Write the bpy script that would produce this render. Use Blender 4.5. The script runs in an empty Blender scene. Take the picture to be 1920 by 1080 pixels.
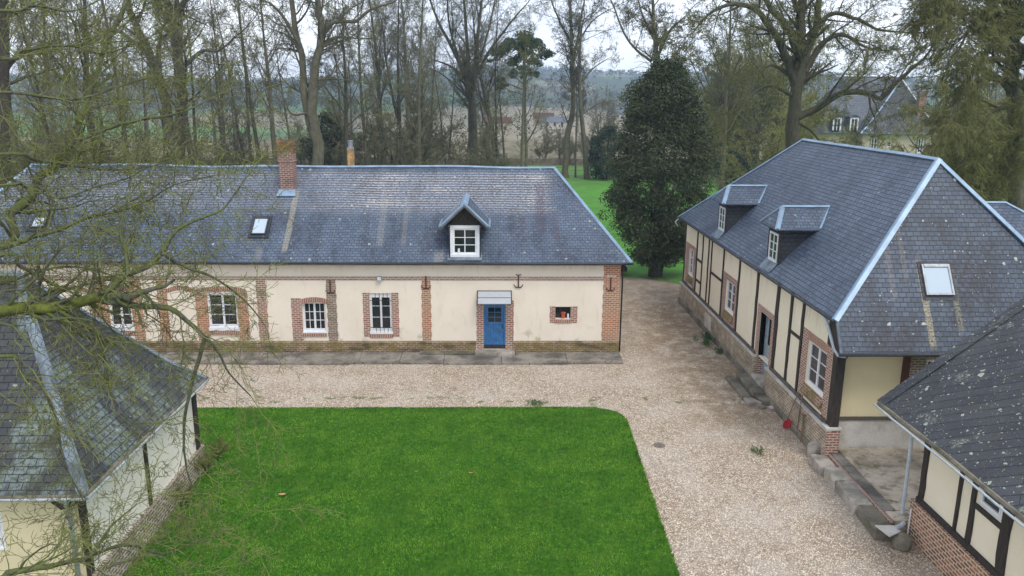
import bpy, math, random
import numpy as np
from mathutils import Vector, Matrix
PI = math.pi
random.seed(7)
S = bpy.context.scene
C = S.collection
# ------------------------------------------------------------------ camera
CF, CYAW, CPIT, CROL, CH = 1480.0, 0.0212, 0.2394, 0.0063, 11.98
_fw = Vector((math.sin(CYAW)*math.cos(CPIT), math.cos(CYAW)*math.cos(CPIT), -math.sin(CPIT)))
_rt = Vector((math.cos(CYAW), -math.sin(CYAW), 0)); _up = _rt.cross(_fw)
_r2 = math.cos(CROL)*_rt + math.sin(CROL)*_up; _u2 = -math.sin(CROL)*_rt + math.cos(CROL)*_up
cd = bpy.data.cameras.new('camera'); cam = bpy.data.objects.new('camera', cd); C.objects.link(cam)
cd.sensor_width = 36; cd.lens = CF/1920*36; cd.clip_end = 12000; cd.clip_start = 0.1
M = Matrix.Identity(4)
for i in range(3):
    M[i][0] = _r2[i]; M[i][1] = _u2[i]; M[i][2] = -_fw[i]
M[2][3] = CH
cam.matrix_world = M
S.camera = cam
def at(px, py, Y):                       # a point of the place seen in direction (px,py) at depth Y metres
    d = _fw + _r2*((px-960)/CF) - _u2*((py-540)/CF)
    return Vector((0, 0, CH)) + d*(Y/d.y)
# ------------------------------------------------------------------ sky, sun, exposure
S.view_settings.view_transform = 'Standard'; S.view_settings.look = 'None'
S.view_settings.exposure = 0.9; S.view_settings.gamma = 1.0
SUN_EL, SUN_AZ = math.radians(56), math.radians(148)   # azimuth clockwise from +Y: high behind the camera, veiled
w = bpy.data.worlds.new('World'); S.world = w; w.use_nodes = True
nt = w.node_tree; nt.nodes.clear()
wo = nt.nodes.new('ShaderNodeOutputWorld'); bg = nt.nodes.new('ShaderNodeBackground')
sky = nt.nodes.new('ShaderNodeTexSky'); sky.sky_type = 'NISHITA'; sky.sun_disc = False
sky.sun_elevation = SUN_EL; sky.sun_rotation = SUN_AZ; sky.air_density = 1.2; sky.dust_density = 2.0
tc = nt.nodes.new('ShaderNodeTexCoord'); mp = nt.nodes.new('ShaderNodeMapping'); mp.inputs['Scale'].default_value = (1, 1, 3.2)
nz = nt.nodes.new('ShaderNodeTexNoise'); nz.inputs['Scale'].default_value = 2.6; nz.inputs['Detail'].default_value = 6; nz.inputs['Roughness'].default_value = .55
rp = nt.nodes.new('ShaderNodeValToRGB')
rp.color_ramp.elements[0].position = .36; rp.color_ramp.elements[0].color = (4.9, 5.35, 6.5, 1)
rp.color_ramp.elements[1].position = .66; rp.color_ramp.elements[1].color = (6.9, 7.1, 7.6, 1)
mx = nt.nodes.new('ShaderNodeMix'); mx.data_type = 'RGBA'; mx.inputs[0].default_value = .88
L = nt.links.new
L(tc.outputs['Generated'], mp.inputs[0]); L(mp.outputs[0], nz.inputs['Vector']); L(nz.outputs['Fac'], rp.inputs[0])
L(sky.outputs[0], mx.inputs[6]); L(rp.outputs[0], mx.inputs[7]); 
sz = nt.nodes.new('ShaderNodeSeparateXYZ'); L(tc.outputs['Generated'], sz.inputs[0])
mr = nt.nodes.new('ShaderNodeMapRange'); L(sz.outputs[2], mr.inputs[0]); mr.inputs[1].default_value = .0; mr.inputs[2].default_value = .4; mr.inputs[3].default_value = 1.4; mr.inputs[4].default_value = .95
vm = nt.nodes.new('ShaderNodeVectorMath'); vm.operation = 'SCALE'; L(mx.outputs[2], vm.inputs[0]); L(mr.outputs[0], vm.inputs['Scale']); L(vm.outputs[0], bg.inputs['Color'])
bg.inputs['Strength'].default_value = .1
L(bg.outputs[0], wo.inputs['Surface'])
sd = bpy.data.lights.new('sun', 'SUN'); sd.energy = 1.0; sd.angle = math.radians(22); sd.color = (1, .96, .9)
so = bpy.data.objects.new('sun', sd); C.objects.link(so)
sv = Vector((math.sin(SUN_AZ)*math.cos(SUN_EL), math.cos(SUN_AZ)*math.cos(SUN_EL), math.sin(SUN_EL)))
so.rotation_euler = sv.to_track_quat('Z', 'Y').to_euler()
# ------------------------------------------------------------------ material helpers
class NT:
    def __init__(s, name):
        s.m = bpy.data.materials.new(name); s.m.use_nodes = True; s.t = s.m.node_tree; s.t.nodes.clear()
        s.out = s.t.nodes.new('ShaderNodeOutputMaterial'); s.b = s.t.nodes.new('ShaderNodeBsdfPrincipled')
        s.t.links.new(s.b.outputs[0], s.out.inputs[0])
        s.b.inputs['Roughness'].default_value = .85
    def n(s, typ, ins=None, **props):
        o = s.t.nodes.new('ShaderNode'+typ)
        for k, v in props.items(): setattr(o, k, v)
        for k, v in (ins or {}).items(): s.put(o.inputs[k], v)
        return o
    def put(s, sock, v):
        if isinstance(v, bpy.types.NodeSocket): s.t.links.new(v, sock)
        elif isinstance(v, (tuple, list)) and len(v) == 3 and sock.type == 'RGBA': sock.default_value = (*v, 1)
        else: sock.default_value = v
    def mix(s, f, a, b, mode='MIX'):
        o = s.n('Mix', data_type='RGBA', blend_type=mode); s.put(o.inputs[0], f); s.put(o.inputs[6], a); s.put(o.inputs[7], b); return o.outputs[2]
    def math(s, op, a, b=0.0, c=None):
        o = s.n('Math', operation=op); s.put(o.inputs[0], a); s.put(o.inputs[1], b)
        if c is not None: s.put(o.inputs[2], c)
        return o.outputs[0]
    def ramp(s, f, p0, p1, c0=0.0, c1=1.0):
        o = s.n('MapRange', interpolation_type='SMOOTHSTEP')
        for k, v in zip(('Value', 'From Min', 'From Max', 'To Min', 'To Max'), (f, p0, p1, c0, c1)): s.put(o.inputs[k], v)
        return o.outputs[0]
    def noise(s, vec, scale, detail=3, rough=.55): 
        return s.n('TexNoise', {'Vector': vec, 'Scale': scale, 'Detail': detail, 'Roughness': rough}).outputs['Fac']
    def vor(s, vec, scale, out='Distance', rnd=1.0, feature='F1'):
        return s.n('TexVoronoi', {'Vector': vec, 'Scale': scale, 'Randomness': rnd}, feature=feature).outputs[out]
    def uv(s): return s.n('UVMap').outputs[0]
    def pos(s): return s.n('NewGeometry').outputs['Position']
    def obj(s): return s.n('TexCoord').outputs['Object']
    def map(s, v, scale=(1, 1, 1), rot=(0, 0, 0), loc=(0, 0, 0)):
        return s.n('Mapping', {'Vector': v, 'Scale': scale, 'Rotation': rot, 'Location': loc}).outputs[0]
    def bump(s, h, strength=.5, dist=.01):
        s.t.links.new(s.n('Bump', {'Height': h, 'Strength': strength, 'Distance': dist}).outputs[0], s.b.inputs['Normal'])
    def col(s, c, rough=None):
        s.put(s.b.inputs['Base Color'], c)
        if rough is not None: s.put(s.b.inputs['Roughness'], rough)
        return s.m
MAT = {}
def plain(name, c, rough=.7, metal=0.0, var=.25, sc=6.0, spec=None):
    t = NT(name); f = t.noise(t.pos(), sc, 4)
    k = t.ramp(f, .3, .7, 1-var, 1+var*.6)
    h = t.n('HueSaturation', {'Value': k, 'Color': c})
    t.col(h.outputs[0], rough); t.b.inputs['Metallic'].default_value = metal
    if spec is not None: t.b.inputs['Specular IOR Level'].default_value = spec
    MAT[name] = t.m; return t.m
def slate(name, c1, c2, w_=.24, h_=.165, rot=0.0, pale=0.0, palec=(.42, .40, .37), lich=.5, lichc=(.45, .47, .42), moss=0.0, streaks=(), rough=.42, bandz=None, dark=0.0, speck=0, wash=None):
    t = NT(name); uv = t.uv()
    if rot: uv = t.map(uv, rot=(0, 0, rot))
    wob = t.n('VectorMath', {0: t.n('TexNoise', {'Vector': uv, 'Scale': 1.7, 'Detail': 3}).outputs['Color'], 1: (-.5, -.5, -.5)}, operation='ADD').outputs[0]
    wob = t.n('VectorMath', {0: wob, 'Scale': .05}, operation='SCALE').outputs[0]
    v = t.n('VectorMath', {0: uv, 1: wob}, operation='ADD').outputs[0]
    br = t.n('TexBrick', {'Vector': v, 'Color1': c1, 'Color2': c2, 'Mortar': (.004, .005, .008), 'Scale': 1.0, 'Mortar Size': .013, 'Mortar Smooth': .25, 'Bias': 0.0, 'Brick Width': w_, 'Row Height': h_})
    sep = t.n('SeparateXYZ', {0: v})
    fr = t.math('FRACT', t.math('DIVIDE', sep.outputs[1], h_))
    low = t.ramp(fr, .0, .2, 1.0, 0.0)                     # lower edge of each course
    P = t.pos()
    big = t.noise(P, .55, 5, .6); fine = t.noise(v, 14, 4, .7); mid = t.noise(P, 2.2, 4, .65)
    c = t.mix(t.ramp(big, .3, .75, 0, .55), br.outputs['Color'], (c1[0]*.55, c1[1]*.55, c1[2]*.6))
    c = t.mix(t.ramp(fine, .45, .8, 0, .35), c, (c2[0]*1.9, c2[1]*1.8, c2[2]*1.6))
    if dark: c = t.mix(t.math('MULTIPLY', t.math('MULTIPLY', t.ramp(t.noise(t.map(uv, (1.1, .35, 1)), 1.0, 6, .6), .46, .6), t.ramp(t.noise(v, 5, 5, .75), .36, .56)), dark), c, (.012, .012, .02))
    if pale:
        # weathered lichen crust clinging to the course edges, in broad patches
        pm = t.ramp(t.noise(t.map(uv, (.22, .42, 1)), 1.0, 5, .62), .47, .62)
        sp = t.ramp(t.noise(t.map(v, (3.2, 9, 1)), 2.0, 4, .7), .5, .62)
        if bandz:
            z = t.n('SeparateXYZ', {0: P}).outputs[2]; x = t.n('SeparateXYZ', {0: P}).outputs[0]
            bz = t.math('MULTIPLY', t.ramp(z, bandz[0], bandz[0]+.6), t.ramp(z, bandz[1]-.35, bandz[1], 1, 0))
            bx = t.math('MULTIPLY', t.ramp(x, bandz[2], bandz[2]+4, .45, 1), t.ramp(x, bandz[3]-1.2, bandz[3], 1, 0))
            pm = t.math('MULTIPLY', t.math('ADD', t.math('MULTIPLY', pm, .6), .6), t.math('MULTIPLY', bz, bx)); sp = t.ramp(t.noise(t.map(v, (2.6, 12, 1)), 3.0, 5, .75), .46, .53)
            pm = t.math('MAXIMUM', pm, t.math('MULTIPLY', t.ramp(t.noise(t.map(uv, (.5, .12, 1)), 1.4, 4, .6), .56, .7), .16))
        m_ = t.math('MULTIPLY', t.math('MULTIPLY', pm, sp), t.ramp(fr, .3, .75, 1, .05))
        c = t.mix(t.math('MULTIPLY', m_, pale), c, palec)
    if wash:
        wm = t.ramp(t.noise(t.map(uv, (.5, .26, 1), (0, 0, 0), (3.1, 1.7, 0)), 1.15, 5, .55), .53, .61)
        ws = t.ramp(t.noise(v, 7, 5, .75), .36, .56)
        wj = t.ramp(br.outputs['Fac'], .1, .6, 1, .15)
        c = t.mix(t.math('MULTIPLY', t.math('MULTIPLY', wm, ws), t.math('MULTIPLY', wj, .8)), c, wash)
    if speck:
        s1 = t.ramp(t.noise(P, 38, 4, .8), .52, .64); s2 = t.ramp(t.noise(P, 2.3, 4, .6), .35, .65, .25, 1)
        c = t.mix(t.math('MULTIPLY', t.math('MULTIPLY', s1, s2), .55), c, (.22, .24, .24))
        s3 = t.ramp(t.noise(P, 1.6, 5, .65), .58, .68); c = t.mix(t.math('MULTIPLY', s3, t.ramp(t.noise(P, 16, 4, .7), .42, .6)), c, (.26, .30, .24))
    for (u0, width, v0, v1, cc, amt) in streaks:
        sx = t.n('SeparateXYZ', {0: uv}); nn = t.noise(uv, 5, 3); 
        du = t.math('ABSOLUTE', t.math('SUBTRACT', t.math('ADD', sx.outputs[0], t.math('MULTIPLY', nn, .06)), u0))
        a_ = t.math('MULTIPLY', t.ramp(du, width*.5, width, 1, 0), t.math('MULTIPLY', t.ramp(sx.outputs[1], v0, v0+.3), t.ramp(sx.outputs[1], v1-.5, v1, 1, 0)))
        a_ = t.math('MULTIPLY', a_, t.ramp(t.noise(uv, 16, 5, .75), .40, .56))
        c = t.mix(t.math('MULTIPLY', a_, amt), c, cc)
    if moss:
        mm = t.ramp(t.noise(P, 1.4, 6, .7), .52, .68)
        c = t.mix(t.math('MULTIPLY', mm, moss), c, t.mix(mid, (.05, .06, .015), (.10, .10, .03)))
    if lich:
        n3 = t.n('VectorMath', {0: P, 1: t.n('VectorMath', {0: t.n('TexNoise', {'Vector': P, 'Scale': 9.0}).outputs['Color'], 'Scale': .12}, operation='SCALE').outputs[0]}, operation='ADD').outputs[0]
        for sc, th, gate in (((2.2, .17, .55), (3.6, .17, .45), (6.5, .17, .4), (11.0, .18, .4)) if speck else ((2.6, .15, .62), (5.5, .13, .6), (10.0, .12, .5))):
            vd = t.n('TexVoronoi', {'Vector': n3, 'Scale': sc})
            rr = t.n('SeparateColor', {0: vd.outputs['Color']}).outputs[0]
            d = t.ramp(t.math('DIVIDE', vd.outputs['Distance'], t.math('ADD', .4, t.math('MULTIPLY', rr, .9))), th*.8, th, 1, 0)
            g = t.ramp(t.n('SeparateColor', {0: vd.outputs['Color']}).outputs[1], gate, gate+.05)
            ring = t.ramp(vd.outputs['Distance'], 0, th*.7, .45, 1)
            c = t.mix(t.math('MULTIPLY', t.math('MULTIPLY', t.math('MULTIPLY', d, g), ring), lich), c, lichc)
    rg = t.math('ADD', rough, t.math('MULTIPLY', fine, .3))
    t.col(c, rg)
    h = t.math('ADD', t.math('MULTIPLY', fr, -.8), t.math('ADD', t.math('MULTIPLY', br.outputs['Fac'], -.9), t.math('MULTIPLY', fine, .35)))
    # small per-slate tilt from the brick colour
    h = t.math('ADD', h, t.math('MULTIPLY', t.n('SeparateColor', {0: br.outputs['Color']}).outputs[0], 6.0))
    t.bump(h, .75, .014)
    MAT[name] = t.m; return t.m
def brick(name, c1, c2, mort, w_=.25, h_=.094, ms=.021, moss=0.0, soot=.25, mossc=(.16, .15, .03)):
    t = NT(name); uv = t.uv(); P = t.pos()
    wob = t.n('VectorMath', {0: t.n('TexNoise', {'Vector': uv, 'Scale': 6.0}).outputs['Color'], 'Scale': .012}, operation='SCALE').outputs[0]
    v = t.n('VectorMath', {0: uv, 1: wob}, operation='ADD').outputs[0]
    br = t.n('TexBrick', {'Vector': v, 'Color1': c1, 'Color2': c2, 'Mortar': mort, 'Scale': 1.0, 'Mortar Size': ms, 'Mortar Smooth': .2, 'Bias': -.1, 'Brick Width': w_, 'Row Height': h_})
    big = t.noise(P, 1.1, 5, .6); fine = t.noise(P, 22, 4, .7)
    c = t.mix(t.ramp(fine, .4, .75, 0, .35), br.outputs['Color'], (c1[0]*.45, c1[1]*.45, c1[2]*.5))
    c = t.mix(t.ramp(big, .48, .72, 0, soot), c, (.06, .045, .035))
    if moss: 
        c = t.mix(t.math('MULTIPLY', t.ramp(t.noise(P, 1.9, 6, .68), .38, .58), moss), c, t.mix(fine, mossc, (.05, .05, .025)))
        c = t.mix(t.math('MULTIPLY', t.ramp(t.noise(t.map(P, (.7, .7, 3)), 1.1, 6, .7), .50, .62), moss*.8), c, (.035, .03, .026))
    t.col(c, .85)
    t.bump(t.math('ADD', t.math('MULTIPLY', br.outputs['Fac'], -1.0), t.math('MULTIPLY', fine, .6)), .6, .01)
    MAT[name] = t.m; return t.m
def render_wall(name, c, stain=.5, green=.35):
    t = NT(name); P = t.pos(); z = t.n('SeparateXYZ', {0: P}).outputs[2]
    f = t.noise(P, 30, 5, .7); b = t.noise(P, .7, 5, .6); m_ = t.noise(t.map(P, (2.2, 2.2, .5)), 1.6, 5, .65)
    k = t.mix(t.ramp(b, .3, .7, 0, .5), c, (c[0]*.86, c[1]*.84, c[2]*.8))
    k = t.mix(t.ramp(m_, .55, .75, 0, stain*.35), k, (c[0]*.68, c[1]*.64, c[2]*.56))
    k = t.mix(t.math('MULTIPLY', t.ramp(t.noise(P, 1.7, 4, .6), .52, .7), t.ramp(z, .5, 1.7, green, 0)), k, (.30, .27, .14))
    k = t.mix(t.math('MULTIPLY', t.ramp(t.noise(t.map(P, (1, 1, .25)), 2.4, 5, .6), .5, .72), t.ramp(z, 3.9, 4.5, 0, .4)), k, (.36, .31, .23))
    k = t.mix(t.ramp(f, .4, .8, 0, .18), k, (c[0]*.7, c[1]*.68, c[2]*.62))
    t.col(k, .92); t.bump(t.math('ADD', f, t.math('MULTIPLY', b, 4)), .35, .008)
    MAT[name] = t.m; return t.m
slate('slate_long', (.072, .104, .158), (.122, .158, .218), pale=1.0, palec=(.66, .62, .58), lich=.8, bandz=(6.2, 8.35, -10.0, 3.2), dark=.5, rough=.4,
      streaks=((-9.75, .17, 31.0, 35.4, (.44, .40, .28), .65), (-10.9, .22, 30.4, 31.7, (.3, .27, .26), .45), (-5.4, .2, 31.4, 35.0, (.32, .30, .25), .4), (-4.3, .16, 31.4, 35.0, (.32, .30, .25), .35), (2.2, .32, 32.3, 36.0, (.07, .05, .075), .75), (2.9, .2, 31.6, 34.0, (.09, .065, .09), .5), (-2.6, .3, 30.4, 31.4, (.4, .36, .3), .5)))
slate('slate_right', (.064, .092, .142), (.116, .152, .212), pale=.0, lich=.45, dark=.3, rough=.36)
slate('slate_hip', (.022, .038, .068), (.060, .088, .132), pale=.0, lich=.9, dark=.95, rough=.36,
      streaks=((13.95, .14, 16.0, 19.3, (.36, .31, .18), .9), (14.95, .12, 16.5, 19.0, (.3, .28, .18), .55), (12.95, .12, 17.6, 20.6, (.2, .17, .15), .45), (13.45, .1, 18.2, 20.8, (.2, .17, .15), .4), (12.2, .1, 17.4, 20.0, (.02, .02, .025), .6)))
slate('slate_near', (.04, .043, .052), (.062, .065, .074), w_=5.5, h_=.30, rot=-.80, lich=1.0, lichc=(.40, .45, .36), moss=.2, dark=.3, rough=.6, speck=1)
slate('slate_left', (.036, .041, .042), (.060, .065, .064), w_=.30, h_=.19, lich=.5, moss=.35, dark=.3, rough=.5, wash=(.19, .245, .225))
slate('slate_far', (.10, .12, .15), (.15, .165, .2), w_=.5, h_=.3, lich=.3, rough=.5)
slate('slate_cheek', (.02, .023, .03), (.032, .035, .045), lich=.0, rough=.4)
brick('brick', (.36, .14, .095), (.22, .075, .055), (.56, .48, .40))
brick('brick_warm', (.46, .17, .07), (.33, .10, .05), (.55, .45, .34), soot=.15)
brick('brick_mossy', (.30, .115, .075), (.2, .075, .05), (.44, .38, .28), moss=.8, mossc=(.30, .23, .04))
brick('brick_plinth', (.34, .19, .12), (.36, .30, .17), (.60, .54, .44), w_=.28, h_=.105, ms=.026, moss=.45, mossc=(.22, .19, .10))
brick('brick_near', (.38, .14, .085), (.075, .04, .04), (.62, .50, .34), w_=.25, h_=.10, ms=.022)
brick('brick_left', (.27, .14, .10), (.16, .085, .06), (.66, .60, .52), w_=.27, h_=.105, ms=.030, moss=.3, mossc=(.2, .2, .08))
brick('brick_soldier', (.36, .14, .085), (.24, .085, .055), (.58, .50, .40), w_=.085, h_=.6, ms=.016)
brick('brick_grey', (.30, .17, .12), (.2, .12, .09), (.56, .50, .42), w_=.24, h_=.088, ms=.02, moss=.4, mossc=(.17, .17, .08))
brick('brick_chimney', (.27, .07, .045), (.13, .04, .035), (.42, .34, .29), soot=.5)
render_wall('render_cream', (.87, .785, .665), 1.0, .7)
render_wall('render_right', (.88, .80, .62), .4, .1)
render_wall('render_yellow', (.80, .70, .46), .4, .1)
render_wall('render_left', (.92, .87, .77), .3, .1)
render_wall('render_stone', (.50, .44, .32), 1, .5)
plain('zinc', (.25, .36, .48), .42, .15, .22, 2.0)
plain('zinc_worn', (.19, .235, .275), .65, .05, .5, 2.0)
plain('pvc', (.80, .81, .84), .45, 0, .06)
plain('paint_blue', (.035, .15, .36), .5, 0, .25, 5)
plain('paint_grey', (.30, .36, .40), .6)
plain('iron', (.025, .018, .015), .7)
plain('rust', (.09, .03, .018), .85)
plain('steel_grey', (.28, .30, .32), .4, .5)
plain('plumbing_grey', (.46, .52, .56), .45, 0, .15)
plain('gutter_dark', (.035, .04, .05), .45, .2)
plain('red_paint', (.50, .035, .05), .5, 0, .2)
plain('wood_handle', (.22, .14, .08), .8)
plain('terracotta', (.55, .10, .05), .7)
plain('pot_cap', (.30, .31, .35), .5, .4)
plain('chimney_ochre', (.48, .30, .13), .9, 0, .5, 4)
plain('car_paint', (.012, .014, .022), .18, .3, .05)
plain('rubber', (.012, .012, .012), .8)
plain('alloy', (.42, .43, .45), .35, .8)
plain('lamp_lens', (.7, .72, .75), .15)
plain('manhole_iron', (.20, .165, .135), .8, 0, .4, 12)
plain('dead_leaf', (.42, .25, .13), .8)
plain('stone_wall_park', (.20, .16, .12), .95, 0, .5, 1.5)
t = NT('glass'); f_ = t.noise(t.pos(), .9, 3)
t.col(t.mix(t.ramp(f_, .35, .65), (.006, .007, .009), (.03, .034, .04)), .06); MAT['glass'] = t.m
t = NT('glass_sky'); t.col((.46, .55, .62), .08); t.b.inputs['Specular IOR Level'].default_value = .9; MAT['glass_sky'] = t.m
t = NT('acrylic'); t.col((.62, .66, .70), .12); t.b.inputs['Alpha'].default_value = .55; MAT['acrylic'] = t.m
t = NT('timber'); P_ = t.pos(); g = t.noise(t.map(P_, (14, 14, 1.5)), 2, 5, .7)
t.col(t.mix(t.ramp(g, .3, .75), (.012, .009, .008), (.062, .045, .034)), .8); t.bump(g, .6, .01); MAT['timber'] = t.m
t = NT('timber_grey'); P_ = t.pos(); g = t.noise(t.map(P_, (10, 2, 10)), 2, 5, .7)
t.col(t.mix(t.ramp(g, .3, .75), (.05, .042, .036), (.17, .15, .13)), .9); t.bump(g, .6, .01); MAT['timber_grey'] = t.m
def concrete(name, c, dark, moss=.4, cr_=.0):
    t = NT(name); P = t.pos(); f = t.noise(P, 18, 5, .7); b = t.noise(P, .9, 6, .68); cr = t.vor(P, .55, feature='DISTANCE_TO_EDGE')
    k = t.mix(t.ramp(b, .38, .66), c, dark); k = t.mix(t.ramp(f, .4, .75, 0, .4), k, (c[0]*.5, c[1]*.5, c[2]*.5))
    k = t.mix(t.math('MULTIPLY', t.ramp(t.noise(P, 2.1, 6, .72), .5, .66), moss), k, (.07, .075, .03))
    k = t.mix(t.ramp(cr, .003, .009, cr_, 0), k, (.02, .018, .014))
    t.col(k, .92); t.bump(t.math('ADD', f, t.math('MULTIPLY', b, 2)), .5, .012); MAT[name] = t.m
concrete('pavement', (.30, .27, .23), (.10, .088, .075), .5, .7)
concrete('terrace', (.62, .53, .42), (.26, .22, .15), .75)
concrete('stone', (.52, .46, .39), (.22, .20, .17), .35)
concrete('stone_mossy', (.24, .21, .16), (.08, .075, .055), .7)
concrete('plaster_white', (.66, .63, .58), (.46, .42, .37), .15)
# gravel
def gravel():
    t = NT('gravel'); P = t.pos(); 
    v1 = t.n('TexVoronoi', {'Vector': P, 'Scale': 27.0}); cc = t.n('SeparateColor', {0: v1.outputs['Color']})
    r = t.n('ValToRGB', {0: cc.outputs[0]}); e = r.color_ramp; e.interpolation = 'CONSTANT'
    e.elements[0].position = 0; e.elements[0].color = (.12, .08, .06, 1)
    e.elements[1].position = .13; e.elements[1].color = (.38, .26, .185, 1)
    for p, c in ((.30, (.54, .43, .32)), (.52, (.68, .58, .46)), (.74, (.82, .76, .68)), (.92, (.27, .235, .21))):
        x = e.elements.new(p); x.color = (*c, 1)
    v2 = t.n('TexVoronoi', {'Vector': P, 'Scale': 9.0}); c2 = t.n('SeparateColor', {0: v2.outputs['Color']})
    c = t.mix(.35, r.outputs[0], t.mix(c2.outputs[0], (.26, .17, .12), (.85, .72, .6)))
    c = t.mix(t.ramp(v1.outputs['Distance'], .28, .52, 0, .75), c, (.09, .065, .05))
    c = t.mix(1.0, t.n('HueSaturation', {'Value': 1.5, 'Color': c}).outputs[0], (.98, .985, .91), 'MULTIPLY')
    big = t.noise(P, .35, 5, .6); mid = t.noise(P, 1.3, 6, .7)
    c = t.mix(t.ramp(big, .35, .7, 0, .3), c, (.70, .64, .57))
    # earth and moss showing through beside the right building and on the drive
    sp = t.n('SeparateXYZ', {0: P}); x, y = sp.outputs[0], sp.outputs[1]
    near = t.math('MULTIPLY', t.ramp(x, 6.0, 9.0), t.ramp(y, 24.0, 30))
    drive = t.ramp(y, 35, 45)
    wall = t.math('MULTIPLY', t.ramp(x, 9.7, 11.2), t.ramp(y, 14, 24))
    zone = t.math('MAXIMUM', near, t.math('MAXIMUM', drive, t.math('MULTIPLY', wall, .7)))
    mm = t.math('MULTIPLY', zone, t.ramp(mid, .38, .58))
    c = t.mix(t.math('MULTIPLY', mm, .72), c, t.mix(t.ramp(t.noise(P, 3.1, 4), .4, .6), (.15, .12, .055), (.26, .165, .095)))
    far = t.ramp(y, 42, 52); c = t.mix(t.math('MULTIPLY', far, .6), c, (.26, .21, .165))
    tw = t.math('MULTIPLY', t.ramp(t.math('ABSOLUTE', t.math('SUBTRACT', y, 29.9)), .2, .8, 1, 0), t.ramp(t.noise(P, 1.9, 4), .58, .63))
    c = t.mix(t.math('MULTIPLY', tw, .8), c, (.09, .13, .04))
    t.col(c, .9); t.bump(t.math('ADD', t.math('MULTIPLY', v1.outputs['Distance'], -1.0), t.math('MULTIPLY', mid, .6)), .9, .03)
    MAT['gravel'] = t.m
gravel()
def grassmat(name, a, b, c_, sc=1.0):
    t = NT(name); P = t.pos(); 
    f = t.noise(t.map(P, (1, .55, 1)), 9*sc, 6, .75); m_ = t.noise(P, 1.1*sc, 5, .6); g = t.noise(t.map(P, (2.5, 1, 1)), 24*sc, 4, .75)
    k = t.mix(t.ramp(f, .32, .68), a, b); k = t.mix(t.ramp(m_, .42, .72, 0, .55), k, c_); k = t.mix(t.ramp(g, .45, .75, 0, .45), k, (a[0]*.45, a[1]*.45, a[2]*.45))
    t.col(k, .9); t.b.inputs['Specular IOR Level'].default_value = .2
    t.bump(t.math('ADD', f, g), .8, .05); MAT[name] = t.m
grassmat('lawn', (.022, .085, .004), (.065, .20, .008), (.09, .19, .012))
grassmat('park_grass', (.06, .22, .014), (.09, .30, .022), (.07, .19, .02), .5)
def blade():
    t = NT('grass_blade'); P = t.pos(); f = t.noise(P, 2.2, 4, .6); g = t.noise(P, 31, 2)
    g = t.noise(t.map(P, (1, 1.6, 1)), 13, 5, .8); k = t.mix(t.ramp(g, .42, .58), (.016, .075, .003), (.15, .42, .018)); k = t.mix(t.ramp(f, .42, .66, 0, .75), k, (.14, .29, .015)); k = t.mix(t.ramp(t.noise(t.map(P, (1, 2.2, 1)), 5.5, 4, .7), .42, .62, .0, .6), k, (.02, .085, .004)); k = t.mix(t.ramp(t.noise(P, .8, 5, .6), .46, .62, 0, .6), k, (.17, .33, .022)); k = t.mix(t.ramp(t.noise(t.map(P, (1, 1, 1), (0, 0, 0), (7, 3, 0)), .6, 4, .6), .48, .62, 0, .5), k, (.018, .085, .006)); k = t.mix(t.ramp(t.noise(P, 4.5, 4, .7), .54, .62, 0, .5), k, (.20, .34, .04))
    k = t.n('HueSaturation', {'Saturation': .95, 'Value': 1.2, 'Color': k}).outputs[0]
    t.col(k, .8); t.b.inputs['Specular IOR Level'].default_value = .08; MAT['grass_blade'] = t.m
blade()
def terrain_mat():
    t = NT('countryside'); P = t.pos(); sp = t.n('SeparateXYZ', {0: P}); y = sp.outputs[1]
    v = t.n('TexVoronoi', {'Vector': t.map(P, (1, .6, 0)), 'Scale': .009}); s_ = t.n('SeparateColor', {0: v.outputs['Color']})
    r = t.n('ValToRGB', {0: s_.outputs[0]}); e = r.color_ramp; e.interpolation = 'CONSTANT'
    e.elements[0].position = 0; e.elements[0].color = (.07, .15, .045, 1); e.elements[1].position = .3; e.elements[1].color = (.26, .22, .15, 1)
    for p, c in ((.42, (.09, .22, .05)), (.68, (.05, .055, .035)), (.82, (.19, .17, .10))):
        x = e.elements.new(p); x.color = (*c, 1)
    c = t.mix(t.ramp(t.noise(P, .05, 5), .4, .65, 0, .35), r.outputs[0], (.10, .11, .06))
    rough = t.noise(P, .22, 5, .7)
    scrub = t.mix(t.ramp(rough, .4, .6), (.09, .085, .04), (.21, .17, .09))
    gz = t.ramp(t.math('ADD', y, t.math('MULTIPLY', rough, 22)), 152, 154)
    hw_ = t.math('MULTIPLY', t.ramp(y, 480, 760), t.ramp(t.noise(t.map(P, (1, .5, 1)), .009, 5, .6), .40, .5))
    c = t.mix(t.math('MULTIPLY', hw_, .85), c, (.035, .045, .035))
    f = t.noise(P, .5, 5, .7)
    park = t.mix(t.ramp(f, .35, .65), (.055, .21, .014), (.09, .28, .022))
    litter = t.math('MULTIPLY', t.ramp(t.noise(P, .25, 5, .7), .44, .6), t.ramp(y, 104, 120))
    left = t.ramp(t.math('ADD', sp.outputs[0], t.math('MULTIPLY', f, 4)), -2, 4, 1, 0)
    litter = t.math('MAXIMUM', litter, t.math('MULTIPLY', left, .8))
    park = t.mix(litter, park, (.085, .075, .035))
    earth = t.math('MULTIPLY', t.ramp(t.noise(P, 1.1, 5, .7), .42, .6), t.math('MULTIPLY', t.ramp(y, 51.5, 54.5, 1, 0), t.ramp(y, 47, 50)))
    park = t.mix(earth, park, (.10, .08, .05))
    c = t.mix(gz, park, t.mix(t.ramp(y, 205, 235), scrub, c))
    t.col(c, .95); MAT['countryside'] = t.m
terrain_mat()
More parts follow.
